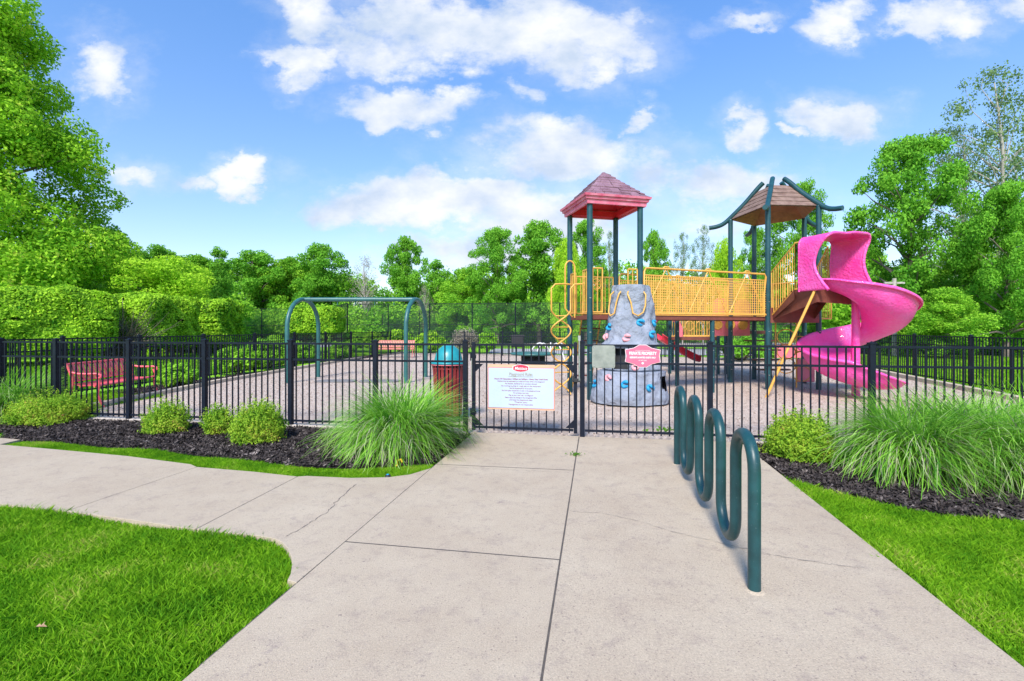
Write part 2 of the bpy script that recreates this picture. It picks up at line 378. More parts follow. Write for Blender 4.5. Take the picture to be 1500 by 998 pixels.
def meshwire(name, col, cover):
    m = bpy.data.materials.new(name); m.use_nodes = True; n, l = m.node_tree.nodes, m.node_tree.links
    b = n['Principled BSDF']; b.inputs['Base Color'].default_value = (*col, 1)
    tr = n.new('ShaderNodeBsdfTransparent'); t = n.new('ShaderNodeTexCoord'); sp = n.new('ShaderNodeSeparateXYZ'); l.new(t.outputs['Object'], sp.inputs[0])
    outs = []
    for sg in (1, -1):
        a = n.new('ShaderNodeMath'); a.operation = 'MULTIPLY_ADD'; l.new(sp.outputs[2], a.inputs[0]); a.inputs[1].default_value = sg; l.new(sp.outputs[0], a.inputs[2])
        k = n.new('ShaderNodeMath'); k.operation = 'MULTIPLY'; l.new(a.outputs[0], k.inputs[0]); k.inputs[1].default_value = 14
        f = n.new('ShaderNodeMath'); f.operation = 'FRACT'; l.new(k.outputs[0], f.inputs[0])
        g = n.new('ShaderNodeMath'); g.operation = 'LESS_THAN'; l.new(f.outputs[0], g.inputs[0]); g.inputs[1].default_value = cover; outs.append(g.outputs[0])
    mx = n.new('ShaderNodeMath'); mx.operation = 'MAXIMUM'; l.new(outs[0], mx.inputs[0]); l.new(outs[1], mx.inputs[1])
    s = n.new('ShaderNodeMixShader'); l.new(mx.outputs[0], s.inputs[0]); l.new(tr.outputs[0], s.inputs[1]); l.new(b.outputs[0], s.inputs[2]); l.new(s.outputs[0], n['Material Output'].inputs[0])
    return m
M_link = meshwire('chain_link_wire', (.03, .06, .05), .10)
M_screen = meshwire('black_windscreen', (.015, .02, .02), .42)

# ------------------------------------------------------------------ ground
SL = .176                                   # the path runs 10 degrees off the view axis
def fenceY(x): return 6.97-.1645*x
def Xl(y): return -.632+SL*(y-6.74)         # left edge joint of the main path
def Xc(y): return .943+SL*(y-6.74)
def Xr(y): return 3.15+SL*(y-6.74)
g = MB()
g.add([(-400, -60, -.06), (400, -60, -.06), (400, 600, -.06), (-400, 600, -.06)], [(0, 1, 2, 3)])
tag(g.build('lawn_ground', G_lawn), kind='structure')

LB = [(-60, 612), (0, 651), (90, 659), (187, 668), (280, 680), (373, 691), (450, 697), (513, 700), (569, 699), (600, 695), (627, 687)]    # path/grass strip
LG = [(-60, 628), (0, 642), (120, 650), (233, 658), (373, 675), (450, 681), (523, 684), (580, 682), (612, 679), (634, 676)]     # grass strip/mulch
LL = [(0, 738.6), (93, 749), (187, 761), (280, 775), (345, 782), (378, 785), (401, 789), (413, 795), (421, 804), (426, 816), (427, 827), (425, 840), (420, 850)]
def gp(l): return [(P(a, b).x, P(a, b).y) for a, b in l]
strip_out = gp(LB[1:]); strip_in = gp(LG[1:]); lawn_edge = gp(LL)
strip_out = [(-9.5, 7.3)] + [(-6.8, 6.62)] + strip_out; strip_in = [(-9.5, 7.62), (-7.6, 7.15)] + strip_in
# dark soil bed under the slabs (shows in the joints)
sb = MB().poly([(-9.5, 4.0), (Xl(4), 4.0), (Xl(-3), -3), (Xr(-3), -3), (Xr(6.45), 6.45), (Xl(7.05), 7.05), (Xl(5.2), 5.2), (-2.2, 5.15), (-9.5, 7.4)], None, -.045)
tag(sb.build('joint_soil', M_soil), kind='structure')
def inset(pts, d):
    n = len(pts); ar = sum(pts[i][0]*pts[(i+1) % n][1]-pts[(i+1) % n][0]*pts[i][1] for i in range(n)); sg = 1 if ar > 0 else -1
    out = []
    for i in range(n):
        a, b, c = Vector(pts[i-1][:2]), Vector(pts[i][:2]), Vector(pts[(i+1) % n][:2])
        e1, e2 = (b-a).normalized(), (c-b).normalized()
        n1, n2 = Vector((-e1.y, e1.x))*sg, Vector((-e2.y, e2.x))*sg
        m = (n1+n2); m = m/max(.4, m.length_squared)*2
        out.append((b.x+m.x*d, b.y+m.y*d))
    return out
path = MB()
def slab(pts, d=.004, zt=0.0):
    top = inset(pts, d+.002); low = inset(pts, d)
    path.poly(top, None, zt)
    n = len(pts)
    ar = sum(pts[i][0]*pts[(i+1) % n][1]-pts[(i+1) % n][0]*pts[i][1] for i in range(n))
    rings = [[(*p, z) for p in q] for q, z in ((low, zt-.055), (low, zt-.002), (top, zt))]
    for a, b in ((0, 1), (1, 2)):
        fs = [(i, (i+1) % n, n+(i+1) % n, n+i) for i in range(n)]
        if ar < 0: fs = [f[::-1] for f in fs]
        path.add(rings[a]+rings[b], fs)
YJ = [-3, 1.0, 0, 0]
def xj(y0, x): return y0-.176*(x)           # cross joint line through (0, y0)
j1a, j1b = (Xl(3.45), 3.46), (Xc(3.19), 3.19)
j2a, j2b = (Xl(5.42), 5.42), (Xc(5.19), 5.19)
fe0, fe1, fe2 = fenceY(Xl(7))+.02, fenceY(.96)+.02, fenceY(Xr(6.5))+.02
slab([(Xl(-3)-.02, -3), (Xc(-3), -3), j1b, j1a, (Xl(2.9), 2.9)], .003)
slab([j1a, j1b, j2b, j2a], .003)
slab([j2a, j2b, (Xc(fe1), fe1), (Xl(fe0), fe0)], .005, 0)
slab([(Xc(-3), -3), (Xr(-3), -3), (Xr(fe2), fe2), (Xc(fe1), fe1)], .008, -.002)
so = strip_out
def cutpath(line, x0, x1): return [p for p in line if x0 < p[0] < x1]
A1, B1 = gp([(289, 684), (96, 749)]); A2, B2 = gp([(436, 698), (287, 775)]); A0, B0 = (-5.15, 5.85), (-5.35, 4.55)
ext = [(-9.5, 5.7), (-5.6, 4.55)]
slab([A1, B1]+[p for p in reversed(lawn_edge) if p[0] < B1[0]-.02]+[(-5.9, 4.62), (-9.5, 5.75), (-9.5, 7.3)]+[p for p in so if -9.4 < p[0] < A1[0]-.02], .004)
slab([A2, B2]+[p for p in reversed(lawn_edge) if B1[0]+.02 < p[0] < B2[0]-.02]+[B1, A1]+[p for p in so if A1[0]+.02 < p[0] < A2[0]-.02], .004)
le3 = [p for p in lawn_edge if p[0] > B2[0]+.02]
slab([A2]+[p for p in so if p[0] > A2[0]+.02 and p[0] < Xl(5.2)-.02]+[(Xl(5.28), 5.28), (Xl(2.9), 2.9)]+le3[::-1]+[B2], .004)
po = path.build('path', M_conc); tag(po, kind='structure')
fl = MB()
for a_, b_, w_ in ((j1a, j1b, .022), (j2a, j2b, .022), (A1, B1, .018), (A2, B2, .018), ((Xl(2.2), 2.2), (Xl(fe0), fe0), .022), ((Xc(-3), -3), (Xc(fe1), fe1), .026)):
    zz = .0016 if a_ in (j1a, j2a) else -.007; w_ = .009 if zz > 0 else w_; a_, b_ = Vector((*a_, zz)), Vector((*b_, zz)); d_ = (b_-a_).normalized(); sd_ = Vector((-d_.y, d_.x, 0))*w_/2
    fl.add([a_-sd_, b_-sd_, b_+sd_, a_+sd_], [(0, 1, 2, 3)])
tag(fl.build('joint_filler', mat('joint_dirt', (.10, .085, .075), .95, .3, 14)), kind='structure')
# hairline cracks
def crack(pts, w, seed, name='path_crack'):
    rnd = random.Random(seed); pp = gp(pts); m = MB(); fine = []
    for a, b in zip(pp, pp[1:]):
        L = math.dist(a, b); k = max(2, int(L/.03))
        for i in range(k):
            t = i/k; fine.append((a[0]+(b[0]-a[0])*t+rnd.gauss(0, .006), a[1]+(b[1]-a[1])*t+rnd.gauss(0, .006)))
    vs = []
    for i, (x, y) in enumerate(fine):
        ww = w*rnd.uniform(.2, 1); vs += [(x, y-ww/2, .003), (x, y+ww/2, .003)] if abs(pts[0][0]-pts[-1][0]) > 150 else [(x-ww/2, y, .003), (x+ww/2, y, .003)]
    m.add(vs, [(2*i, 2*i+2, 2*i+3, 2*i+1) for i in range(len(fine)-1)])
    o = m.build(name, M_crack); tag(o, kind='structure')
M_crack = mat('crack_line', (.17, .14, .125), .95, .3, 30)  # dark grey-brown colour of the thin crack strips
crack([(834, 749), (880, 752), (936, 764), (984, 779), (1040, 792), (1074, 800), (1140, 815), (1230, 829), (1275, 833)], .006, 1)
crack([(520, 710), (496, 733), (478, 752), (450, 769), (415, 789)], .010, 2)
crack([(640, 683), (700, 686), (760, 689), (835, 693)], .004, 3)

# mulch beds, gravel, curbs
lb_poly = strip_in + [(Xl(5.9), 5.9), (Xl(6.97), 6.97)] + [(x, fenceY(x)+.03) for x in (-1.5, -4, -7, -9.5)]
tag(MB().poly(lb_poly, None, -.025).build('mulch_bed', G_mulch), kind='structure')
RG = gp([(1156, 700), (1206, 716), (1297, 736), (1387, 752), (1500, 763), (1640, 772)])
rb_poly = [(Xr(5.25), 5.25)] + RG + [(7.6, fenceY(7.6)+.03), (Xr(6.45), fenceY(Xr(6.45))+.03)]
tag(MB().poly(rb_poly, None, -.025).build('mulch_bed', G_mulch), kind='structure')
gl = [(-8.0, 8.30), (-8.25, 9.0), (-8.3, 11.0)] + gp([(320, 559), (463, 535), (549, 521), (600, 516)])
gr = [(14.8, 24.2), (12.75, 16.4), (10.8, 10.05), (9.85, 6.9), (9.6, fenceY(9.6))]
tag(MB().poly(gl+gr+[(Xl(7), fenceY(Xl(7)))], None, -.035).build('gravel', G_gravel), kind='structure')
def strip(pts, w, z, name, m, h=.12):
    mb = MB()
    for a, b in zip(pts, pts[1:]): mb.bar((a[0], a[1], z-h/2), (b[0], b[1], z-h/2), w, h)
    return tag(mb.build(name, m, bevel=.008), kind='structure')
strip([(-8.3, 8.36), (-.66, fenceY(-.66)+.05)], .17, .02, 'kerb', M_curb)
strip([(Xr(6.6)+.02, fenceY(3)+.03), (9.6, fenceY(9.6)+.05)], .17, .02, 'kerb', M_curb)
strip(gl[1:], .16, .06, 'border_timber', M_timber); strip(gr[:4], .18, .08, 'border_timber', M_timber)
# mulch strip and pale walk along the left fence, inside the playground
ms = [(p[0]-.1, p[1]) for p in gl[2:]] + [(-7.6+.3, 28.2)] + [(-12.0+.176*y+.1, y) for y in (26, 20, 14, 11.6)] 
tag(MB().poly(ms, None, -.03).build('mulch_strip', G_mulch), kind='structure')
tag(MB().poly([(-8.35, 8.5), (-8.4, 11.0), (-9.3, 11.2), (-9.4, 8.6)], None, -.045).build('bench_pad', M_curb), kind='structure')
tag(MB().poly([(-2.5, 43), (40, 40), (60, 80), (-6, 80)], None, -.05).build('tennis_court', M_court), kind='structure')
tag(MB().poly([(-34, 52), (-16, 38), (-13, 44), (-30, 70)], None, -.05).build('road', M_asph), kind='structure')
tag(MB().poly([(-1.5, 29.5), (16, 27), (18, 35), (-1.5, 36)], None, -.045).build('walkway', M_asph), kind='structure')

def inpoly(X, Y, poly):
    c = np.zeros(len(X), bool); n = len(poly)
    for i in range(n):
        x1, y1 = poly[i][:2]; x2, y2 = poly[i-1][:2]
        if y1 == y2: continue
        t = ((y1 > Y) != (y2 > Y)) & (X < (x2-x1)*(Y-y1)/(y2-y1)+x1); c ^= t
    return c
def scatter(poly, n, seed, cull=True):
    rng = np.random.default_rng(seed); xs = [p[0] for p in poly]; ys = [p[1] for p in poly]
    X = rng.uniform(min(xs), max(xs), n); Y = rng.uniform(min(ys), max(ys), n)
    k = inpoly(X, Y, poly)
    if cull: k &= (np.abs(X) < Y*1.3+.5)
    return X[k], Y[k], rng
def blades(name, poly, n, seed, h=(.035, .07), w=.0032, z0=-.055, mat_=None, lean=.5):
    X, Y, rng = scatter(poly, n, seed); N = len(X)
    a = rng.uniform(0, 2*np.pi, N)
    patch = .78+.3*np.sin(X*3.1+np.cos(Y*2.3)*2)*np.sin(Y*3.7+X)+rng.normal(0, .08, N)
    H = rng.uniform(*h, N)*np.clip(patch, .5, 1.3); ww = w*rng.uniform(.7, 1.4, N)
    lx, ly = rng.normal(0, lean, N)*H, rng.normal(0, lean, N)*H
    dx, dy = np.cos(a)*ww, np.sin(a)*ww; Z = np.full(N, z0)
    V = np.stack([np.stack([X-dx, Y-dy, Z], 1), np.stack([X+dx, Y+dy, Z], 1),
                  np.stack([X+lx*.45+dx*.8, Y+ly*.45+dy*.8, Z+H*.62], 1), np.stack([X+lx*1.1, Y+ly*1.1, Z+H], 1),
                  np.stack([X+lx*.45-dx*.8, Y+ly*.45-dy*.8, Z+H*.62], 1)], 1).reshape(-1, 3)
    F = np.arange(N*5).reshape(N, 5)
    return tag(fastmesh(name, V, F, mat_ or L_lawn), kind='stuff')
lawnL = [(p[0], p[1]) for p in lawn_edge] + [(Xl(2.9)-.01, 2.85), (Xl(1.5)-.03, 1.5), (-6, 1.5), (-7, 4.2), (-6, 4.6)]
blades('grass', lawnL, 210000, 11, h=(.05, .085))
def widen(poly, d): return poly
strip_poly = strip_out[1:] + strip_in[:0:-1]
blades('grass', strip_poly, 420000, 12, h=(.035, .065))
lawnR = [(Xr(1.5)+.01, 1.5), (Xr(5.25)+.01, 5.25)] + RG + [(9, 1.5)]
blades('grass', lawnR, 360000, 13, h=(.05, .085))
farL = [(-11.5, 9), (-8.5, 28), (-20, 30), (-24, 14)]
blades('grass', farL, 260000, 14, h=(.06, .12), w=.012)
farR = [(11.6, 10), (15.2, 26), (34, 26), (22, 10)]
blades('grass', farR, 260000, 15, h=(.06, .12), w=.012)
blades('grass', [(-8.2, 8.6), (-8.0, 11), (-9.9, 12), (-10, 9)], 20000, 16, h=(.04, .1), w=.006)
def chips(name, poly, n, seed, size, mat_, z0, zr, flat=.5):
    X, Y, rng = scatter(poly, n, seed); N = len(X)
    L = rng.uniform(*size, N); Wd = L*rng.uniform(.15, .45, N); a = rng.uniform(0, 2*np.pi, N)
    tilt = rng.normal(0, flat, N); Z = z0+rng.uniform(0, zr, N)
    ux, uy, uz = np.cos(a)*np.cos(tilt), np.sin(a)*np.cos(tilt), np.sin(tilt)
    vx, vy = -np.sin(a), np.cos(a); vz = rng.normal(0, .4, N)
    def pt(p, q): return np.stack([X+ux*L*p+vx*Wd*q, Y+uy*L*p+vy*Wd*q, Z+uz*L*p+vz*Wd*q], 1)
    V = np.stack([pt(-.5, -.4), pt(.4, -.5), pt(.5, .4), pt(-.45, .5)], 1).reshape(-1, 3)
    return tag(fastmesh(name, V, np.arange(N*4).reshape(N, 4), mat_), kind='stuff')
chips('mulch', lb_poly, 90000, 21, (.02, .06), M_chip, -.02, .035)
chips('mulch', rb_poly, 60000, 22, (.02, .06), M_chip, -.02, .035)
chips('mulch', ms, 60000, 25, (.03, .09), M_chip, -.02, .03)
chips('gravel_chips', gl+gr+[(Xl(7), fenceY(Xl(7)))], 240000, 23, (.015, .04), M_gchip, -.03, .014, .3)

# ------------------------------------------------------------------ fences
FA = math.atan(-.1645); FE = Vector((math.cos(FA), math.sin(FA), 0)); FN = Vector((FE.y, -FE.x, 0)); UP = Vector((0, 0, 1))
def post(root, p, h=1.34, w=.067, cap=True, zb=-.06, nm='post'):
    m = MB(); d = getattr(post, 'ang', 0)
    Mx = Matrix.Rotation(d, 3, 'Z')
    m.box((p[0], p[1], (h+zb)/2), (w, w, h-zb), Mx); o = m.build(nm, M_fence, root, bevel=.004)
    if cap:
        c = MB(); c.box((p[0], p[1], h+.006), (w+.014, w+.014, .02), Mx)
        t = [Vector((i*w*.42, j*w*.42, 0)) for i, j in ((-1,-1),(1,-1),(1,1),(-1,1))]
        c.add([Vector((p[0], p[1], h+.014))+Mx @ k for k in t]+[Vector((p[0], p[1], h+.034))], [(0,1,4),(1,2,4),(2,3,4),(3,0,4)])
        c.build('post_cap', M_fence, o)
    return o
def bay(root, a, b, sp=.108, H=1.297, mid=1.045, lo=.085, pw=.017, nm='picket_panel', skip=.037):
    m = MB(); a, b = Vector((a[0], a[1], 0)), Vector((b[0], b[1], 0)); d = (b-a); L = d.length; d.normalize()
    a = a+d*skip; b = b-d*skip; L -= 2*skip
    for z in (H, mid, lo): m.bar(a+UP*z, b+UP*z, .028, .03)
    n = max(1, round(L/sp)); ang = math.atan2(d.y, d.x); Mx = Matrix.Rotation(ang, 3, 'Z')
    for i in range(n):
        p = a+d*(L*(i+.5)/n); m.box((p.x, p.y, (H+lo-.04)/2-.002), (pw, pw, H-lo+.036), Mx)
    return m.build(nm, M_fence, root)
def fence(label, pts, group=None, **k):
    root = empty('picket_fence', (pts[0][0], pts[0][1], 0), label, 'fence', group)
    post.ang = math.atan2(pts[1][1]-pts[0][1], pts[1][0]-pts[0][0])
    for p in pts: post(root, p)
    for a, b in zip(pts, pts[1:]): bay(root, a, b, **k)
    return root
def onf(px):
    t = (px-750)/FPX; y = 6.97/(1+.1645*t); return (t*y, y)
left_posts = [onf(p) for p in (82, 189, 300, 426, 550, 682)]
d0 = Vector(left_posts[0]); left_posts = [(-10.35, fenceY(-10.35)), (-9.05, fenceY(-9.05))]+left_posts
fence('black picket fence along the mulch bed left of the gate, nearest to the path', left_posts)
right_posts = [onf(p) for p in (853, 1040, 1277)]
x = right_posts[-1][0]
for i in range(3): x += 1.85; right_posts.append((x, fenceY(x)))
fr = fence('black picket fence right of the gate behind the bike rack', right_posts)
lp = [(-12+.176*y, y) for y in (8.9, 10.75, 12.55, 14.6, 16.8, 19.0, 21.2, 23.4, 25.6, 27.9)]
fence('black picket fence on the left side of the playground behind the near red bench', lp, pw=.019)
rp = [(9.33+.22*y, y) for y in (5.3, 7.8, 10.2, 12.6, 15.0, 17.3, 19.7, 22.1, 24.6)]
fence('black picket fence on the right side of the playground behind the pink slide', rp, pw=.019)
a, b = Vector(lp[-1]), Vector(rp[-1]); nb_ = 10
fence('distant black picket fence along the far side of the playground', [tuple(a+(b-a)*i/nb_) for i in range(nb_+1)], pw=.02)

# gate
ga, gb = Vector((*onf(694), 0)), Vector((*onf(843), 0))
gate = empty('picket_gate', ga, 'closed black picket gate carrying the white rules sign', 'gate')
Mx = Matrix.Rotation(FA, 3, 'Z'); gd = (gb-ga).normalized(); gL = (gb-ga).length
for q, nm in ((ga, 'gate_stile'), (gb, 'gate_stile')):
    MB().box((q.x, q.y, .69), (.05, .045, 1.30), Mx).build(nm, M_fence, gate, bevel=.003)
bay(gate, ga, gb, skip=.03, nm='picket_panel')
for q, sx, z, sz in ((ga, 1, 1.015, -1), (gb, -1, 1.015, -1), (ga, 1, .11, 1), (gb, -1, .11, 1)):
    q = q+FN*.0; v = [q+gd*(sx*.025)+UP*z, q+gd*(sx*.145)+UP*z, q+gd*(sx*.025)+UP*(z+sz*.12)]
    m = MB(); vs = [p+FN*.004 for p in v]+[p-FN*.004 for p in v]
    m.add(vs, [(0,1,2),(5,4,3),(0,3,4,1),(1,4,5,2),(2,5,3,0)]); m.build('corner_gusset', M_fence, gate)
for z in (.30, 1.12):
    q = ga-gd*.035+FN*.012; m = MB(); m.tube([q+UP*(z-.06), q+UP*(z+.06)], .017); m.box(q+UP*z+gd*.03, (.09, .012, .05), Mx); m.build('hinge', M_fence, gate)
q = gb+gd*.02+FN*.03
m = MB(); m.box(q+UP*.80, (.12, .035, .05), Mx); m.tube([q+UP*.78-gd*.04, q+UP*.86-gd*.04], .02); m.tube([q+UP*.8-gd*.06, q+UP*.8-gd*.06+FN*.05], .012); m.build('latch', M_black, gate, bevel=.003)
m = MB(); q = gb+gd*.055+FN*.045; m.tube([q+UP*.80, q+UP*1.40], .012); m.box(q+UP*1.40, (.035, .03, .07), Mx); m.build('latch_rod', M_chrome, gate)
m = MB(); q = ga-gd*.02+FN*.045; m.tube([q+UP*.55, q+UP*1.10], .006); m.build('hinge_rod', M_chrome, gate)

def text(s, c, size, m, parent, e=FE, n=FN, depth=.002, sx=1.0, shear=0, spc=1.0, bold=0):
    cu_ = bpy.data.curves.new('t', 'FONT'); cu_.body = s; cu_.align_x = 'CENTER'; cu_.align_y = 'CENTER'; cu_.size = size
    cu_.extrude = depth/2; cu_.shear = shear; cu_.space_character = spc; cu_.offset = bold; cu_.resolution_u = 3
    t = bpy.data.objects.new('t', cu_); COL.objects.link(t); bpy.context.view_layer.update()
    me = bpy.data.meshes.new_from_object(t.evaluated_get(bpy.context.evaluated_depsgraph_get())); bpy.data.objects.remove(t)
    me.materials.clear(); me.materials.append(m)
    M = Matrix((e*sx, UP, n)).transposed().to_4x4(); M.translation = Vector(c); me.transform(M)
    o = bpy.data.objects.new('lettering', me); COL.objects.link(o); o.parent = parent; o.matrix_parent_inverse = world_of(parent).inverted(); return o
def plate(pts2, c, m, nm, parent, t=.006, e=FE, n=FN):      # polygon plate in the fence plane
    n_ = len(pts2); c = Vector(c); mb = MB()
    f = [c+e*x+UP*z+n*t/2 for x, z in pts2]; k = [c+e*x+UP*z-n*t/2 for x, z in pts2]
    mb.add(f+k, [tuple(range(n_)), tuple(range(n_, 2*n_))[::-1]]+[(i, n_+i, n_+(i+1) % n_, (i+1) % n_) for i in range(n_)])
    return mb.build(nm, m, parent)
def rect(w, h, r=0, k=4):
    if not r: return [(-w/2, -h/2), (w/2, -h/2), (w/2, h/2), (-w/2, h/2)]
    out = []
    for cx, cz, a0 in ((w/2-r, -h/2+r, -90), (w/2-r, h/2-r, 0), (-w/2+r, h/2-r, 90), (-w/2+r, -h/2+r, 180)):
        out += [(cx+r*math.cos(R(a0+90*i/k)), cz+r*math.sin(R(a0+90*i/k))) for i in range(k+1)]
    return out
# rules sign on the gate
sc = Vector((*onf(763.5), 0)); SD = sc.y; zc = (ZY(534, SD)+ZY(600, SD))/2
sign = empty('rules_sign', sc+UP*zc, 'white playground rules sign with red border hung on the gate', 'sign')
F0 = sc+UP*zc+FN*.03
w, h = 96/FPX*SD*1.03, 66/FPX*SD
plate(rect(w, h, .01), F0, M_tan, 'backing', sign)
zf = F0-UP*.012
plate(rect(w*.985, h*.90), zf+FN*.005, M_signred, 'red_border', sign, .004)
plate(rect(w*.973, h*.885), zf+FN*.008, M_white, 'face', sign, .004)
bp_ = [(-.11, -.022), (-.06, -.043), (0, -.05), (.06, -.043), (.11, -.022), (.11, .022), (.06, .043), (0, .05), (-.06, .043), (-.11, .022)]
top = F0+UP*(h/2-.052)
plate([(x*1.1, y*1.12) for x, y in bp_], top+FN*.010, M_whiteink, 'emblem_rim', sign, .004)
plate(bp_, top+FN*.013, M_signred, 'emblem', sign, .004)
text('Mattiace', top+FN*.017-UP*.004, .062, M_whiteink, sign, shear=.3, sx=.85, bold=.0008)
text('Playground Rules', top+FN*.012-UP*.088, .062, M_ink2, sign, sx=.80)
plate(rect(.36, .004), top+FN*.012-UP*.122, M_ink2, 'underline', sign, .003)
LINES = [('Hours Of Operation: 9:00am to 8:00pm - Every Day Until Dusk', .84, 1), ('Children must be supervised by an adult at all times while in the playground', .74, 0),
 ('No bicycles, skateboards or scooters allowed', .50, 0), ('No running, pushing or rough play on the equipment', .62, 0), ('Use the equipment for its purpose', .36, 0),
 ('No food, glass containers or pets in the playground area', .60, 0), ('No smoking at any time', .24, 0), ('Play at your own risk - no lifeguard', .38, 0),
 ('Please report any damage to the management office', .50, 0), ('and keep the playground clean', .36, 0), ('Thank you', .20, 0), ('Management is not responsible', .38, 0)]
for i, (s_, wd, bo) in enumerate(LINES):
    o_ = text(s_, top+FN*.012-UP*(.158+.0335*i), .026, M_ink, sign, bold=.0006*bo)
    xs = [ (v.co-top).dot(FE) for v in o_.data.vertices]; cw = max(xs)-min(xs); k = wd*.93/cw
    c0 = top
    for v in o_.data.vertices: v.co = v.co+FE*((v.co-c0).dot(FE)*(k-1))
# private property sign and plain plate on the right-hand fence
c = Vector((*onf(941), 0)); D = c.y; c = c+UP*ZY(521.5, D)+FN*.035
ps = empty('private_property_sign', c, 'pink private property sign on the fence right of the gate', 'sign')
W2, H2 = 48/FPX*D/2*1.02, 31/FPX*D/2*1.02
oct_ = [(-W2, -H2*.52), (-W2*.52, -H2*.72), (-W2*.22, -H2), (W2*.22, -H2), (W2*.52, -H2*.72), (W2, -H2*.52), (W2*.94, 0), (W2, H2*.55), (W2*.5, H2*.72), (W2*.2, H2), (-W2*.2, H2), (-W2*.5, H2*.72), (-W2, H2*.55), (-W2*.94, 0)]
plate([(x*1.03, z*1.045) for x, z in oct_], c, M_whiteink, 'sign_rim', ps); plate(oct_, c+FN*.003, M_pinksign, 'sign_plate', ps)
text('PRIVATE PROPERTY', c+FN*.007+UP*.035, .060, M_whiteink, ps, sx=.70, bold=.0022)
text('RESIDENTS & INVITED GUESTS ONLY', c+FN*.007-UP*.022, .031, M_whiteink, ps, sx=.68, bold=.0014)
text('NO TRESPASSING', c+FN*.007-UP*.062, .02, M_whiteink, ps, sx=.7)
plate(rect(.2, .003), c+FN*.007+UP*.078, M_whiteink, 'sign_line', ps, .003); plate([(0, .018), (-.02, 0), (0, -.018), (.02, 0)], c+FN*.007-UP*.10, M_whiteink, 'sign_ornament', ps, .003)
c = Vector((*onf(884), 0)); D = c.y; c = c+UP*ZY(522.5, D)+FN*.035
pl_ = empty('metal_plate', c, 'blank grey square metal plate on the fence beside the gate latch', 'sign')
w_ = 33/FPX*D; plate(rect(w_, w_, .03), c, M_galv, 'plate', pl_); plate(rect(w_*.96, w_*.96, .025), c+FN*.004, M_galv, 'raised_panel', pl_, .003)
for i in (-1, 1):
    for j in (-1, 1): m = MB(); m.lathe((0, 0, 0), [(0, 0), (.007, 0), (.007, .004), (0, .005)], 10); m.v = [tuple(c+FN*(.006+v[2])+FE*(v[0]+i*w_*.41)+UP*(v[1]+j*w_*.41)) for v in m.v]; m.build('bolt', M_chrome, pl_)

# ------------------------------------------------------------------ bike rack
p0, p1 = P(1105, 864), P(992, 680); dr = (p1-p0); Lr = dr.length; dr.normalize(); r_ = Lr/7/2; zt, zb2 = .916-.036-r_, .06+.036+r_
pts = [p0]
for k in range(7):
    up = k % 2 == 0; cz = zt if up else zb2; c = p0+dr*(Lr*(k+.5)/7)+UP*cz
    for i in range(13):
        a = math.pi*i/12; pts.append(c-dr*(r_*math.cos(a))+UP*(r_*math.sin(a)*(1 if up else -1)))
pts.append(p1)
m = MB(); m.tube(pts, .0365, 20); rk = empty('bike_rack', p0, 'dark green wave shaped bike rack standing on the concrete', 'bike rack'); m.build('wave_tube', M_green, rk)
for q in (p0, p1): MB().lathe(q, [(.037, .005), (.050, .003), (.060, -.002)], 20).build('grout_collar', M_conc, rk)

# ------------------------------------------------------------------ benches
def bench(name, label, loc, rz, mt, L=1.83, group='red park benches'):
    root = empty(name, (0, 0, 0), label, 'bench', group)
    prof_b = [(.33, .86), (.31, .83), (.27, .72), (.235, .60), (.215, .52)]     # y, z back
    prof_s = [(.20, .455), (.14, .43), (0, .425), (-.14, .43), (-.21, .445), (-.245, .43)]
    for prof, nm in ((prof_b, 'backrest'), (prof_s, 'seat')):
        m = MB(); n = 22
        for i in range(n):
            x = -L/2+L*(i+.5)/n; w = L/n*.33; ph = .011
            for j, ((y0, z0), (y1, z1)) in enumerate(zip(prof, prof[1:])):
                o0 = ph*math.sin(j*1.9+i*0); o1 = ph*math.sin((j+1)*1.9)
                vs = [(x-w+o0, y0, z0), (x+w+o0, y0, z0), (x+w+o1, y1, z1), (x-w+o1, y1, z1)]
                d = Vector((0, -(z1-z0), y1-y0)).normalized()*.006
                vs += [tuple(Vector(v)+d) for v in vs]
                m.add(vs, [(0,1,2,3),(7,6,5,4),(0,4,5,1),(1,5,6,2),(2,6,7,3),(3,7,4,0)])
        for (y, z) in (prof[0], prof[-1]): m.tube([(-L/2, y, z), (L/2, y, z)], .017)
        m.build(nm, mt, root)
    for s in (-1, 1):
        x = s*(L/2+.012)
        m = MB(); m.tube([(x, .345, .88), (x, .31, .80), (x, .24, .60), (x, .22, .46), (x, .27, .25), (x, .34, 0)], .021); m.tube([(x, .30, .02), (x, .40, .0)], .02); m.build('rear_leg', mt, root)
        m = MB(); m.tube([(x, -.20, .60), (x, -.245, .50), (x, -.24, .40), (x, -.22, .25), (x, -.29, .06), (x, -.33, 0)], .021); m.build('front_leg', mt, root)
        m = MB(); m.tube([(x, .27, .70), (x, .12, .665), (x, -.05, .66), (x, -.20, .665), (x, -.275, .64), (x, -.28, .60), (x, -.24, .575)], .022); m.build('armrest', mt, root)
    m = MB(); m.tube([(-L/2, .1, .41), (L/2, .1, .41)], .016); m.tube([(-L/2, -.15, .41), (L/2, -.15, .41)], .016); m.build('cross_brace', mt, root)
    root.location = loc; root.rotation_euler = (0, 0, rz); return root
bench('park_bench', 'bright red metal strap bench behind the left fence', (-8.55, 10.35, -.03), R(98), M_bench)
bench('park_bench', 'faded red bench at the far end of the playground beyond the swing frame', (-6.15, 25.0, 0), R(0), M_bench2, 1.95)

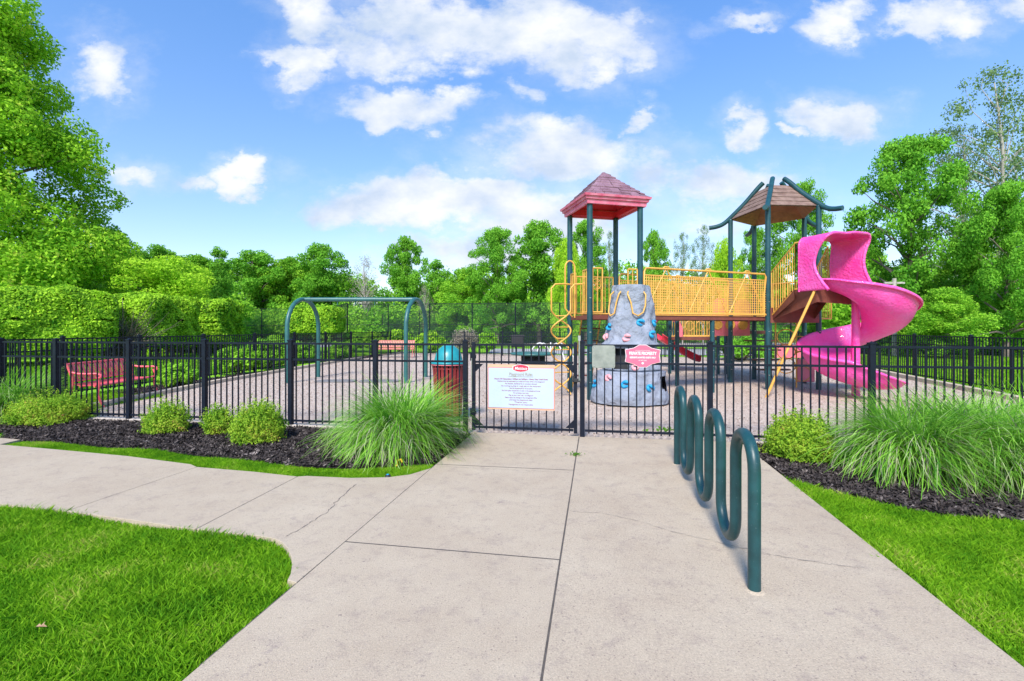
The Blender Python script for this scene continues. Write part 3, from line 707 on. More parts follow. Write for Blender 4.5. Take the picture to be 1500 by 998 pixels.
# ------------------------------------------------------------------ litter bin
cx, cy = Q(657, 8.15).x, 8.15
can = empty('litter_bin', (cx, cy, 0), 'red slatted litter bin with teal dome lid behind the fence', 'litter bin')
m = MB(); ns_ = 24
for i in range(ns_):
    a = 2*math.pi*i/ns_; prof = [(.225, .07), (.245, .45), (.262, .80), (.285, .94)]
    e_ = Vector((-math.sin(a), math.cos(a), 0)); n_ = Vector((math.cos(a), math.sin(a), 0)); c0 = Vector((cx, cy, 0))
    for (r0, z0), (r1, z1) in zip(prof, prof[1:]):
        a_ = c0+n_*r0+UP*z0; b_ = c0+n_*r1+UP*z1; w = .024
        vs = [a_-e_*w, a_+e_*w, b_+e_*w, b_-e_*w]; vs += [v-n_*.007 for v in vs]
        m.add(vs, [(0,1,2,3),(7,6,5,4),(0,4,5,1),(1,5,6,2),(2,6,7,3),(3,7,4,0)])
m.build('slat_body', M_can, can)
for z, r in ((.10, .222), (.52, .245), (.86, .265)):
    m = MB(); m.tube([(cx+r*math.cos(R(a)), cy+r*math.sin(R(a)), z) for a in range(0, 360, 12)], .011, 6, closed=True); m.build('hoop', M_can, can)
MB().lathe((cx, cy, 0), [(.20, .06), (.21, .5), (.23, .90), (.21, .90), (.19, .08), (0, .08)]).build('liner', M_black, can)
MB().lathe((cx, cy, 0), [(.0, -.04), (.22, -.03), (.24, 0), (.22, .04), (.08, .06), (.05, .08)]).build('base', M_green, can)
m = MB(); m.lathe((cx, cy, 0), [(.17, .93), (.315, .935), (.325, .95), (.32, .965), (.245, .975), (.235, 1.02), (.215, 1.10), (.17, 1.18), (.10, 1.235), (.03, 1.255), (0, 1.256)], 32); m.build('dome_lid', M_dome, can)
m = MB(); m.lathe((cx, cy, 0), [(.300, .915), (.312, .92), (.312, .932), (.29, .934)], 32); m.build('lid_rim', M_pink2, can)

# ------------------------------------------------------------------ swing frame
sw = empty('swing_frame', (-4.6, 14.45, 0), 'teal steel arch swing frame without swings on the gravel', 'swing frame')
for (xa, ya, xb, yb, ct) in ((-6.40, 13.6, -6.20, 15.3, -.30), (-3.02, 13.6, -2.76, 15.3, .0)):
    a, b = Vector((xa, ya, 0)), Vector((xb, yb, 0)); e = (b-a)/2; c = (a+b)/2; r = e.length; e.normalize()
    pts = [a-UP*.05, a+UP*.8]+[c+UP*(2.40-r)-e*(r*math.cos(math.pi*i/18))+UP*(r*math.sin(math.pi*i/18)) for i in range(19)]+[b+UP*.8, b-UP*.05]
    MB().tube(pts, .062, 16).build('arch_leg', M_swing, sw)
ba, bb = Vector((-6.3, 14.45, 2.40)), Vector((-2.89, 14.45, 2.40))
MB().tube([ba, bb], .062, 16).build('top_beam', M_swing, sw)
for t in (.30, .46, .63, .80):
    q = ba+(bb-ba)*t; m = MB(); m.tube([q+Vector((-.04, 0, 0)), q+Vector((.04, 0, 0))], .068, 14); m.tube([q-UP*.05, q-UP*.17], .014, 8); m.build('hanger', M_swing, sw)
for t in (.05, .95):
    q = ba+(bb-ba)*t; MB().tube([q-(bb-ba).normalized()*.05, q+(bb-ba).normalized()*.05], .070, 14).build('beam_collar', M_swing, sw)

M_patch = mat('patch_grey', (.20, .185, .18), .9, .2, 8, .2, 60)  # even grey for two thin flat patches on the gravel below the beam
for px_, lab_ in ((492, 'flat grey patch under the left half of the swing beam'), (556, 'flat grey patch under the right half of the swing beam')):
    q = Q(px_, 14.0); w_, h_ = .58, .32; pp = [(q.x+(abs(math.cos(t))**.5)*math.copysign(w_, math.cos(t)), q.y+(abs(math.sin(t))**.5)*math.copysign(h_, math.sin(t))) for t in [R(a) for a in range(5, 365, 15)]]
    tag(MB().poly(pp, -.05, -.002).build('ground_patch', M_patch), lab_, 'mat', 'flat grey patches under the swing beam')
# ------------------------------------------------------------------ playground structure
PG = empty('play_structure', (4, 11.5, 0), 'large play structure with two towers, bridge, climbing rock and pink spiral slide', 'playground')
ua, T0 = R(14), Vector((1.71, 10.5, 0)); U = Vector((math.cos(ua), math.sin(ua), 0)); Vv = Vector((-math.sin(ua), math.cos(ua), 0)); SS = 1.22
p1_, p2_, p3_, p4_ = T0, T0+U*SS, T0+Vv*SS, T0+U*SS+Vv*SS
DK = 1.83; ZT = 4.27
def ppost(p, h, r=.064, m_=M_post, capd=True):
    m = MB(); m.tube([(p[0], p[1], -.08), (p[0], p[1], h)], r, 16); o = m.build('post', m_, PG)
    if capd:
        c = MB(); c.lathe((p[0], p[1], h), [(r+.004, -.02), (r+.004, 0), (r*.7, .022), (0, .03)], 14); c.build('post_cap', m_, o)
    m = MB()
    for z in (.35, .62, 1.0, 1.45, 2.2):
        if z < h-.2:
            for dx in (-1, 1): m.box((p[0]+dx*.01, p[1]-r, z), (.016, .012, .016))
    m.build('bolts', M_chrome, o)
    return o
for q in (p1_, p2_, p3_, p4_): ppost(q, ZT)
def deckpoly(pts, z=DK, nm='deck', th=.10):
    m = MB(); m.poly([(p[0], p[1]) for p in pts], z-th, z)
    return m.build(nm, M_brown, PG, bevel=.006)
deckpoly([p1_, p2_, p4_, p3_])
def barrier(a, b, z0, z1, za=None, zb=None, sp=.105, r=.011, nm='barrier', posts=True, arch=0):
    """vertical bar guard from a to b; z0/z1 bottom and top at a, za/zb bottom and top at b"""
    a, b = Vector((a[0], a[1], 0)), Vector((b[0], b[1], 0)); za = z0 if za is None else za; zb = z1 if zb is None else zb
    n = max(2, round((b-a).length/sp)); m = MB(); bot, top = [], []
    for i in range(n+1):
        t = i/n; q = a+(b-a)*t; lo = z0+(za-z0)*t; hi = z1+(zb-z1)*t+arch*math.sin(math.pi*t)
        bot.append(q+UP*lo); top.append(q+UP*hi); m.tube([q+UP*lo, q+UP*hi], r*(1.5 if i in (0, n) else 1), 6, False)
    m.tube(top, r*1.7, 8); m.tube(bot, r*1.7, 8)
    return m.build(nm, M_yellow, PG)
# roof of the first tower
rf = MB(); cc = (p1_+p4_)/2; hw = SS/2+.13
cor = [cc+U*(i*hw)+Vv*(j*hw) for i, j in ((-1,-1),(1,-1),(1,1),(-1,1))]
ze = ZT-.01
def frame_ring(m, out, zlo, zhi, inn, zl2=None):
    vs = []
    for s_, z in ((out, zlo), (out*1.015, zhi), (inn, zhi), (inn, zlo if zl2 is None else zl2)):
        vs += [cc+U*(i*s_)+Vv*(j*s_)+UP*z for i, j in ((-1,-1),(1,-1),(1,1),(-1,1))]
    fs = []
    for k in range(4):
        a, b = k*4, ((k+1) % 4)*4
        for i in range(4): j = (i+1) % 4; fs.append((a+i, a+j, b+j, b+i))
    m.add(vs, fs)
roof = MB(); frame_ring(roof, hw-.03, ze, ze+.09, hw-.08); frame_ring(roof, hw+.01, ze+.093, ze+.15, hw-.10); frame_ring(roof, hw+.05, ze+.153, ze+.20, hw-.12)
rt = roof.build('roof_trim', M_trim, PG)
m = MB(); n0 = 9; apex = ze+.92
for k in range(n0):                                    # stepped shingle courses
    t0, t1 = k/n0, (k+1)/n0; s0, s1 = hw*(1-t0)*.97+.03, hw*(1-t1)*.97+.03; z0, z1 = ze+.205+(apex-ze-.205)*t0, ze+.205+(apex-ze-.205)*t1
    for q in range(4):
        ca, cb = (((-1,-1),(1,-1)), ((1,-1),(1,1)), ((1,1),(-1,1)), ((-1,1),(-1,-1)))[q]
        def pt(c, s, z): return cc+U*(c[0]*s)+Vv*(c[1]*s)+UP*z
        A, B, C, Dd = pt(ca, s0+.022, z0), pt(cb, s0+.022, z0), pt(cb, s1, z1), pt(ca, s1, z1)
        nt = max(1, round(7*(1-t0))); off = .5*(k % 2)
        for i in range(nt+1):
            u0, u1 = max(0, (i-off)/nt), min(1, (i+1-off)/nt)
            if u1 <= u0: continue
            rr = random.Random(k*50+q*9+i); dz = rr.uniform(-.012, .014); g_ = .012/(nt)
            a_, b_ = A.lerp(B, u0+g_)+UP*dz, A.lerp(B, u1-g_)+UP*dz; c_, d_ = Dd.lerp(C, u1-g_), Dd.lerp(C, u0+g_)
            m.add([a_, b_, c_, d_, a_-UP*.02, b_-UP*.02], [(0,1,2,3), (4,5,1,0)])
m.build('shingles', M_shingle, rt)
m = MB(); m.add([*[c_+UP*(ze+.19)-(c_-cc)*.06 for c_ in cor], cc+UP*(apex-.06)], [(1,0,4),(2,1,4),(3,2,4),(0,3,4)]); m.build('roof_underside', M_red, rt)
m = MB(); m.lathe(cc+UP*(apex-.05), [(.06, 0), (.065, .03), (.04, .06), (0, .065)], 12); m.build('roof_cap', M_shingle, rt)
m = MB(); frame_ring(m, hw-.055, ze+.01, ze+.18, hw-.14, ze+.05); m.build('roof_inner_frame', M_red, rt)

# climbing rock
from mathutils import noise as mn
RC = (p1_+p2_)/2-Vv*.52+U*.10
def rrad(z):
    pr = [(0, .845), (.12, .85), (.60, .715), (.635, .71), (.645, .55), (.665, .55), (.68, .605), (1.13, .555), (1.145, .49), (1.17, .49), (1.185, .615), (1.21, .615), (1.24, .565), (2.38, .415), (2.44, .39)]
    for (a, ra), (b, rb) in zip(pr, pr[1:]):
        if z <= b: return ra+(rb-ra)*(z-a)/(b-a)
    return .39
def rpt(a, z, off=0):
    r = rrad(z)+off; d = Vector((math.cos(a), math.sin(a), 0)); nz = mn.noise(Vector((d.x*1.5, d.y*1.5, z*2.2)))*.07+mn.noise(Vector((d.x*4, d.y*4, z*5)))*.045+mn.noise(Vector((d.x*11, d.y*11, z*11)))*.014
    sy = .86
    return RC+U*(d.x*(r+nz))+Vv*(d.y*(r+nz)*sy)+UP*z
zs = sorted(set([i*.05 for i in range(49)]+[.63, .635, .645, .665, .68, 1.13, 1.145, 1.17, 1.185, 1.21, 2.38, 2.42, 2.44])); na = 72
rows = [[rpt(2*math.pi*k/na, z) for k in range(na)] for z in zs]
def inhole(a, z):
    a = math.degrees(a) % 360; return (212 < a < 243-(z-.70)*22 and .72 < z < 1.13) or (300 < a < 320 and .24+abs(a-310)*.010 < z < .56)
m = MB(); vs = [p for r in rows for p in r]; fs = []
for i in range(len(zs)-1):
    for k in range(na):
        if inhole(2*math.pi*(k+.5)/na, (zs[i]+zs[i+1])/2): continue
        l = (k+1) % na; fs.append((i*na+k, i*na+l, (i+1)*na+l, (i+1)*na+k))
m.add(vs, fs, True); b0 = (len(zs)-1)*na
m.add([rows[-1][k] for k in range(na)], [tuple(range(na))])
rock = m.build('climbing_rock', M_rock, PG)
m = MB(); m.lathe((0, 0, 0), [(.70, .02), (.56, .5), (.47, .66), (.42, 1.2), (.30, 2.2)], 32); m.v = [tuple(RC+U*v[0]+Vv*(v[1]*.8)+UP*v[2]) for v in m.v]; m.build('hollow_core', M_hole, rock)
def onrock(px, py):
    best = None
    for k in range(180, 361, 2):
        a = R(k); z = 1.0
        for _ in range(6):
            q = rpt(a, z); z = min(2.4, max(.05, ZY(py, q.y)))
        q = rpt(a, z); e = abs(750+q.x/q.y*FPX-px)
        if best is None or e < best[0]: best = (e, a, z)
    return best[1], best[2]
def hold(px, py, m_, s=1):
    a, z = onrock(px, py); c = rpt(a, z, .015); o_ = (rpt(a, z, .1)-rpt(a, z)).normalized(); t = UP.cross(o_).normalized(); rr = random.Random(int(px))
    tw = rr.uniform(-.6, .6); ux = t*math.cos(tw)+UP*math.sin(tw); uy = -t*math.sin(tw)+UP*math.cos(tw)
    m = MB(); pts = [c+ux*(.075*s*math.cos(g_))+uy*(.05*s*math.sin(g_))+o_*(.02*math.sin(g_*2)) for g_ in [R(20+i*26) for i in range(12)]]
    m.tube(pts, [.022, .034, .04, .038, .03, .026, .03, .038, .042, .036, .03, .02], 8)
    m.build('handhold', m_, rock, sub=1)
for (px, py) in ((893.5, 479), (938, 473), (955, 490), (866, 562), (916, 563), (952, 569), (957, 541), (957, 474)): hold(px, py, M_holdb)
for (px, py) in ((879, 494), (919, 495), (892, 554), (931, 537)): hold(px, py, M_holdp)
for xs in ((888, 893, 909), (943, 939, 920)):
    pts = []
    for px, py in ((xs[0], 427), (xs[0], 432), (xs[0]+(xs[1]-xs[0])*.2, 448), (xs[1]-(xs[1]-xs[0])*.3, 458), ((xs[1]+xs[2])/2-(xs[2]-xs[1])*.2, 463), ((xs[1]+xs[2])/2+(xs[2]-xs[1])*.12, 459), (xs[2]-(xs[2]-xs[1])*.2, 443), (xs[2], 431), (xs[2], 427)):
        a, z = onrock(px, py); pts.append(rpt(a, z, .06))
    pts[0] = pts[0]-(pts[0]-(RC+UP*pts[0].z)).normalized()*.07; pts[-1] = pts[-1]-(pts[-1]-(RC+UP*pts[-1].z)).normalized()*.07
    MB().tube(pts, .016, 10).build('grab_rail', M_yellow, rock)

# guards of the first tower
barrier(p1_+U*.07, p1_+U*.30, DK+.06, 2.86); barrier(p2_-U*.30, p2_-U*.07, DK+.06, 2.86)
barrier(p3_+U*.07, p4_-U*.07, DK+.06, 2.80); barrier(p1_+Vv*.08, p1_+Vv*.38, DK+.06, 2.84); barrier(p3_-Vv*.38, p3_-Vv*.08, DK+.06, 2.84)
# gear wheel on the back guard, arch hand loops beside the climber
c = p3_.lerp(p4_, .55)+UP*2.62-Vv*.05; m = MB()
m.tube([c+U*(.13*math.cos(R(a)))+UP*(.13*math.sin(R(a))) for a in range(0, 360, 20)], .014, 6, closed=True)
for a in range(0, 180, 45): m.tube([c-U*(.17*math.cos(R(a)))-UP*(.17*math.sin(R(a))), c+U*(.17*math.cos(R(a)))+UP*(.17*math.sin(R(a)))], .010, 6)
m.build('play_wheel', M_yellow, PG)
for dv in (.82,):
    b0_ = T0+Vv*dv-U*.03
    pts = [b0_+UP*(DK-.05), b0_+UP*2.95]+[b0_+UP*2.95+(-U)*(.12-.12*math.cos(math.pi*i/10))+UP*(.17*math.sin(math.pi*i/10)) for i in range(1, 10)]+[b0_-U*.24+UP*2.95, b0_-U*.24+UP*2.0, b0_-U*.06+UP*1.80]
    MB().tube(pts, .019, 10).build('hand_loop', M_yellow, PG)
# double helix climber
hc = Vector((1.13, 11.0, 0)); hel = None
for ph in (0, math.pi):
    pts = []
    for i in range(85):
        z = .0+1.95*i/84; a = ph+z*2*math.pi/1.0; pts.append(hc+U*(.235*math.cos(a))+Vv*(.10*math.sin(a))+UP*z)
    e_ = pts[-1]; pts += [e_+UP*.25, e_+UP*.50, e_+UP*.60+(U*.09), e_+UP*.61+U*.30, T0+Vv*(.35 if ph == 0 else .85)+UP*2.56]
    o_ = MB().tube(pts, .019, 8).build('helix_climber', M_yellow, PG)
m = MB()
for i in range(1, 8):
    z = .26*i; a = z*2*math.pi/1.0; d = U*(.235*math.cos(a))+Vv*(.10*math.sin(a)); m.tube([hc-d+UP*z, hc+d+UP*z], .014, 6)
m.build('climber_rungs', M_yellow, PG)
# ladder behind
for s_ in (-.25, .25):
    q = (p3_+p4_)/2+U*s_; MB().tube([q+UP*2.5+Vv*.0, q+UP*DK+Vv*.1, q+Vv*.75], .019, 8).build('ladder_rail', M_yellow, PG)
m = MB()
for i in range(1, 6):
    t = i/6; q = (p3_+p4_)/2+Vv*(.1+.65*(1-t))+UP*(DK*t); m.box(q, (.5, .14, .03), Matrix.Rotation(ua, 3, 'Z'))
m.build('ladder_steps', M_brown, PG)

# second tower
A = Vector((6.48, 12.1, 0)); B = Vector((7.83, 12.2, 0)); Cc = Vector((8.32, 13.6, 0)); E = Vector((7.40, 14.6, 0)); Fp = Vector((6.31, 13.8, 0))
five = [A, B, Cc, E, Fp]; ctr = sum(five, Vector())/5; ZE = 4.66
for q in five: ppost(q, ZE)
deckpoly(five)
ap = 5.50
def hub(q, t): return (ctr+(q-ctr)*t)
for q in five:
    out = (q-ctr).normalized(); L_ = (q-ctr).length
    pts = [ctr+out*(L_*.24)+UP*(ap+.10), ctr+out*(L_*.36)+UP*(ap-.03), ctr+out*(L_*.64)+UP*(ap-.39), ctr+out*(L_*.92)+UP*(ZE+.14), ctr+out*(L_+.16)+UP*(ZE-.08), ctr+out*(L_+.36)+UP*(ZE-.16), ctr+out*(L_+.57)+UP*(ZE-.18)]
    sm = []
    for i in range(len(pts)-1):
        a_, b_ = pts[max(0, i-1)], pts[i]; c_, d_ = pts[i+1], pts[min(len(pts)-1, i+2)]
        for k in range(4):
            t = k/4; sm.append(.5*((2*b_)+(c_-a_)*t+(2*a_-5*b_+4*c_-d_)*t*t+(3*b_-a_-3*c_+d_)*t**3))
    sm.append(pts[-1]); MB().tube(sm, .062, 14).build('roof_rib', M_post, PG)
for i in range(5):
    a_, b_ = five[i], five[(i+1) % 5]; m = MB(); nbo = 5; mu = MB()
    for k in range(nbo):
        t0, t1 = k/nbo, (k+1)/nbo-.006
        def rp_(q, t): return ctr+(q-ctr)*(.99*(1-t)+.36*t)+UP*(ZE+.0+(ap-ZE-.12)*t)
        v = [rp_(a_, t0), rp_(b_, t0), rp_(b_, t1), rp_(a_, t1)]; nrm = (v[1]-v[0]).cross(v[3]-v[0]).normalized()
        if nrm.z < 0: nrm = -nrm
        lift = nrm*.012
        w_ = [x_+lift for x_ in v[:2]]+[x_ for x_ in v[2:]]
        m.add([*w_, *[x_-nrm*.022 for x_ in w_]], [(0,1,2,3), (0,4,5,1), (3,2,6,7)])
        mu.add([x_-nrm*.03 for x_ in v], [(3,2,1,0)])
    o_ = m.build('roof_panel', M_wood, PG); mu.build('roof_underside', M_woodin, o_)
# bridge
deckpoly([p2_+Vv*.02+U*.02, A+(Fp-A)*.02, A+(Fp-A)*.85, p4_-Vv*.05+U*.02], nm='bridge_deck')
for q in (p2_.lerp(A, .55)+Vector((0, .1, 0)), p4_.lerp(Fp, .5)): ppost(q, DK-.1, .055, capd=False)
def netpanel(a, b, z0, z1, nm):
    a, b = Vector((a[0], a[1], 0)), Vector((b[0], b[1], 0)); d = (b-a); L = d.length; d.normalize()
    m = MB(); m.tube([a+UP*z0, a+UP*(z1-.08), a+d*.05+UP*z1, b-d*.05+UP*z1, b+UP*(z1-.08), b-d*.06+UP*(z1-.5), b-d*.06+UP*z0], .024, 10)
    m.tube([a+UP*(z0+.02), b+UP*(z0+.02)], .022, 8); m.tube([a+UP*(z1-.16), b+UP*(z1-.16)], .014, 8)
    for k in range(3):
        x0 = L*k/3+.03; x1 = L*(k+1)/3-.03; xm = (x0+x1)/2
        m.tube([a+d*xm+UP*(z1+.02), a+d*(x0)+UP*(z0+.04)], .014, 6); m.tube([a+d*xm+UP*(z1+.02), a+d*(x1)+UP*(z0+.04)], .014, 6)
        m.tube([a+d*(xm-.10)+UP*z1, a+d*(xm-.05)+UP*(z1+.05), a+d*(xm+.05)+UP*(z1+.05), a+d*(xm+.10)+UP*z1], .018, 8)
    fr_ = m.build(nm, M_yellow, PG)
    m = MB(); nx = int(L/.062); nz = 15
    n_ = Vector((d.y, -d.x, 0))*.004
    for i in range(1, nx): q = a+d*(L*i/nx)+n_; m.bar(q+UP*z0, q+UP*(z1-.16), .015, .008)
    for j in range(1, nz): z = z0+(z1-.16-z0)*j/nz; m.bar(a+UP*z, b+UP*z, .010, .014)
    m.build('guard_net', M_yellow, fr_)
netpanel(p2_+U*.10, A-(A-p2_).normalized()*.07, DK+.02, 2.90, 'bridge_guard')
netpanel(p4_+U*.10, Fp-(Fp-p4_).normalized()*.07, DK+.02, 2.90, 'bridge_guard')
barrier(Fp, E, DK+.05, 2.85); barrier(E, Cc, DK+.05, 2.85)
barrier(B+(Cc-B)*.1, Cc, DK-.02, 2.85)
# raised slide platform with ramp
SC = Vector((7.95, 11.05, 0)); a0 = 200
rd = Vector((math.cos(R(a0)), math.sin(R(a0)), 0)); tg = Vector((-rd.y*-1*-1, 0, 0)); tg = Vector((-math.sin(R(a0)), math.cos(R(a0)), 0))   # CCW tangent
HF = SC+rd*.66; PZ = 2.42
Lf, Rf = HF+rd*.58, HF-rd*.50; Lb, Rb = Lf-tg*.55, Rf-tg*.55
deckpoly([Lf, Rf, Rb, Lb], PZ, 'slide_platform', .08)
m = MB()                                                # stringers and risers down to the second tower deck
dA, dB = A+(B-A)*.08, A+(B-A)*.90
for s0, s1 in ((Lb, dA), (Rb, dB)):
    m.add([s0+UP*(PZ+.03), s1+UP*(DK+.10), s1+UP*(DK-.10), s0+UP*(PZ-.22)], [(0,1,2,3)]); m.add([s0+UP*(PZ+.03)+rd*.02, s1+UP*(DK+.10)+rd*.02, s1+UP*(DK-.10)+rd*.02, s0+UP*(PZ-.22)+rd*.02], [(3,2,1,0)])
for k in range(4):
    t = k/4; q0, q1 = dA.lerp(Lb, t), dB.lerp(Rb, t); r0, r1 = dA.lerp(Lb, t+.27), dB.lerp(Rb, t+.27); z = DK+(PZ-DK)*(k+1)/4
    m.add([q0+UP*z, q1+UP*z, r1+UP*z, r0+UP*z, q0+UP*(z-.15), q1+UP*(z-.15), r0+UP*(z-.03), r1+UP*(z-.03)], [(0,1,2,3), (4,5,1,0), (6,3,2,7)])
m.build('steps', M_brown, PG)
m = MB(); m.add([Lb+UP*(PZ-.05), Lf+UP*(PZ-.05), Lf+UP*(PZ-.30), Lb.lerp(dA, .95)+UP*(DK-.08), Lb.lerp(dA, .95)+UP*(DK+.0)], [(0,1,2,3,4)])
m.add([Lf+UP*(PZ-.02), Rf+UP*(PZ-.02), Rf+UP*(PZ-.34), Lf+UP*(PZ-.30)], [(0,1,2,3)])
q1, q2 = A+Vector((.03, -.05, 0)), B+Vector((-.03, -.05, 0))
m.add([q1+UP*(DK+.22), q2+UP*(DK+.22), q2+UP*(DK-.16), q1+UP*(DK-.16)], [(0,1,2,3)])
m.build('platform_skirt', M_brown, PG, thick=.03)
barrier(A+(B-A)*.06+Vector((0, -.03, 0)), Lb, DK+.02, 2.95, PZ+.02, 3.50, sp=.095, nm='stair_guard')
barrier(Lb, Lf-tg*.1, PZ+.02, 3.52, sp=.095)
barrier(B-(B-A)*.08, Rb, DK+.02, 2.95, PZ+.02, 3.50, sp=.095, nm='stair_guard')
barrier(B+(Cc-B)*.02-Vector((0, .02, 0)), B+Vector((.42, .15, 0)), DK-.05, 2.55, sp=.07)
pole_top = Lf+UP*(PZ-.03)-tg*.05
MB().tube([pole_top, pole_top.lerp(P(1122, 580), .5), P(1122, 580)-UP*.05], .030, 10).build('platform_brace', M_yellow, PG)
# ring climber below
rcx = Vector((6.95, 12.6, 0))
for dx in (0, .55):
    MB().tube([rcx+Vector((dx, 0, -.05)), rcx+Vector((dx, 0, 1.80))], .018, 8).build('climber_upright', M_yellow, PG)
for (dx, z) in ((.25, 1.30), (.62, 1.12), (.25, .92), (.66, .72), (.25, .55), (.66, .34)):
    MB().tube([rcx+Vector((dx+.24*math.cos(R(a)), -.05, z+.20*math.sin(R(a)))) for a in range(0, 360, 18)], .015, 6, closed=True).build('climber_ring', M_yellow, PG)
# spiral slide
def sz(a):
    K = [(195, 2.42), (205, 2.38), (235, 2.14), (270, 1.86), (315, 1.60), (360, 1.36), (405, 1.14), (450, .96), (500, .68), (540, .46), (580, .32), (620, .24), (644, .22)]
    for (x0, z0), (x1, z1) in zip(K, K[1:]):
        if a <= x1: return z0+(z1-z0)*(a-x0)/(x1-x0)
    return K[-1][1]
def szs(a): return (sz(max(195, a-18))+sz(a)*2+sz(min(644, a+18)))/4
sec = [(.10, .16), (.14, .07), (.22, .01), (.40, -.03), (.62, -.03), (.82, .02), (.97, .12), (1.06, .26), (1.11, .42), (1.145, .52), (1.175, .54), (1.20, .52), (1.20, .47)]
m = MB(); vs = []; na_ = 120
for i in range(na_+1):
    a = 195+(644-195)*i/na_; z = szs(a); k = 1.0
    if a > 590: k = 1-.70*(a-590)/54
    if a < 270: k = .45+.55*(a-195)/75
    cs, sn = math.cos(R(a)), math.sin(R(a)); wob = mn.noise(Vector((a*.05, 0, 3)))*.012
    gr_ = .98
    for (r, dz) in sec:
        d_ = dz*(k if dz > 0 else 1)
        if 300 < a < 420 and dz > .2: d_ += 0
        vs.append((SC.x+cs*(r*gr_), SC.y+sn*(r*gr_), z+d_+wob*r))
ns2 = len(sec); m.add(vs, [(i*ns2+j, (i+1)*ns2+j, (i+1)*ns2+j+1, i*ns2+j+1) for i in range(na_) for j in range(ns2-1)], True)
slide = m.build('spiral_slide', M_pink, PG, thick=.028, sub=1)
MB().tube([SC-UP*.05, SC+UP*2.75], .085, 20).build('centre_pole', M_pink, slide)
# hood: arched tunnel mouth
m = MB(); nU, nA = 10, 26; vs = []
cen = HF-rd*.0+rd*.04; hwid, hh = .56, 1.25
def hoodpt(s_, u):            # u along depth 0 back .. 1 front; s_ around arch 0..1 (left base to right base)
    seq = []
    w = hwid*(1+.06*u); rr_ = .20
    L1 = hh-rr_; La = rr_*math.pi/2; Lt = 2*(w-rr_); T = 2*L1+2*La+Lt; d = s_*T
    if d < L1: x, z = -w, d
    elif d < L1+La: t = (d-L1)/rr_; x, z = -w+rr_-rr_*math.cos(t), L1+rr_*math.sin(t)
    elif d < L1+La+Lt: x, z = -w+rr_+(d-L1-La), hh
    elif d < L1+2*La+Lt: t = (d-L1-La-Lt)/rr_; x, z = w-rr_+rr_*math.sin(t), L1+rr_*math.cos(t)
    else: x, z = w, max(0, T-d)
    flare = 0
    f = -.42+.72*u
    if x < -w*.75: f -= .17*u*math.sin(min(1, z/hh)*math.pi)
    if abs(x) > w*.75: f -= .16*u*math.sin(min(1, z/hh)*math.pi)     # waisted side walls
    if x > 0: f += .20*u*(1-.3*z/hh)
    pinch = -.10*math.sin(min(1, z/hh)*math.pi) if x > w*.8 else 0
    bump_ = mn.noise(Vector((x*9, f*9, z*9)))*.008
    return cen-rd*(x+pinch)+tg*f+UP*(PZ-.05+z)+(-rd*(x/w)*bump_)
for i in range(nU+1):
    for k in range(nA*2+1): vs.append(hoodpt(k/(nA*2), i/nU))
w2 = nA*2+1; m.add(vs, [(i*w2+k, i*w2+k+1, (i+1)*w2+k+1, (i+1)*w2+k) for i in range(nU) for k in range(w2-1)], True)
hood = m.build('slide_hood', M_pink, PG, thick=.05, sub=1)
MB().tube([hoodpt(k/60, 1) for k in range(61)], .034, 10).build('hood_rim', M_pink, hood)
MB().tube([hoodpt(k/60, 0) for k in range(61)], .030, 10).build('hood_rim', M_pink, hood)

# low decks behind the bridge
def q3(px, D): return Q(px, D)
low = [q3(981, 16.4), q3(1052, 16.2), q3(1046, 17.9), q3(985, 17.9)]
for q in low: ppost(q, 2.1, .055)
deckpoly(low, 1.22)
lo2 = [q3(1068, 14.6), q3(1128, 14.9), q3(1122, 16.4), q3(1063, 16.2)]
for q in lo2: ppost(q, 1.75, .055)
deckpoly(lo2, 1.45)
barrier(low[0], low[1], 1.25, 2.0, sp=.09); barrier(low[3], low[2], 1.25, 2.0, sp=.09); barrier(low[1], lo2[3], 1.3, 2.05, sp=.09)
def panel(a, b, z0, z1, m_, nm, holes=(), arch=.0, cut=.13):
    a, b = Vector((a[0], a[1], 0)), Vector((b[0], b[1], 0)); d = b-a; L = d.length; d.normalize(); m = MB()
    pts = [(0, z0), (L, z0), (L, z1)]+[(L/2+L/2*math.cos(R(t)), z1+arch*math.sin(R(t))) for t in range(15, 180, 15)]+[(0, z1)]
    n_ = Vector((d.y, -d.x, 0)); k = len(pts)
    m.add([a+d*x+UP*z+n_*.02 for x, z in pts]+[a+d*x+UP*z-n_*.02 for x, z in pts], [tuple(range(k)), tuple(range(k, 2*k))[::-1]]+[(i, k+i, k+(i+1) % k, (i+1) % k) for i in range(k)])
    o_ = m.build(nm, m_, PG)
    for (x, z) in holes:
        c_ = a+d*x+UP*z+n_*.03; MB().tube([c_+d*(cut*math.cos(R(t)))+UP*(cut*math.sin(R(t))) for t in range(0, 360, 18)], .02, 6, closed=True).build('play_ring', M_yellow, o_)
        v_ = [c_+d*(cut*.9*math.cos(R(t)))+UP*(cut*.9*math.sin(R(t))) for t in range(0, 360, 18)]; g2 = MB(); g2.add(v_, [tuple(range(20))]); g2.build('play_disc', M_yellow, o_)
    return o_
a_, b_ = q3(1040, 14.4), q3(1098, 14.4)
panel(a_, b_, 1.30, 1.84, M_pink2, 'play_panel', [(.22, 1.63), (.60, 1.63), (.98, 1.63)])
panel(q3(1043, 15.0), q3(1068, 15.0), 1.9, 2.2, M_pink2, 'bubble_panel', arch=.28)
panel(q3(1076, 15.2), q3(1100, 15.2), 1.9, 2.2, M_pink2, 'bubble_panel', arch=.25)
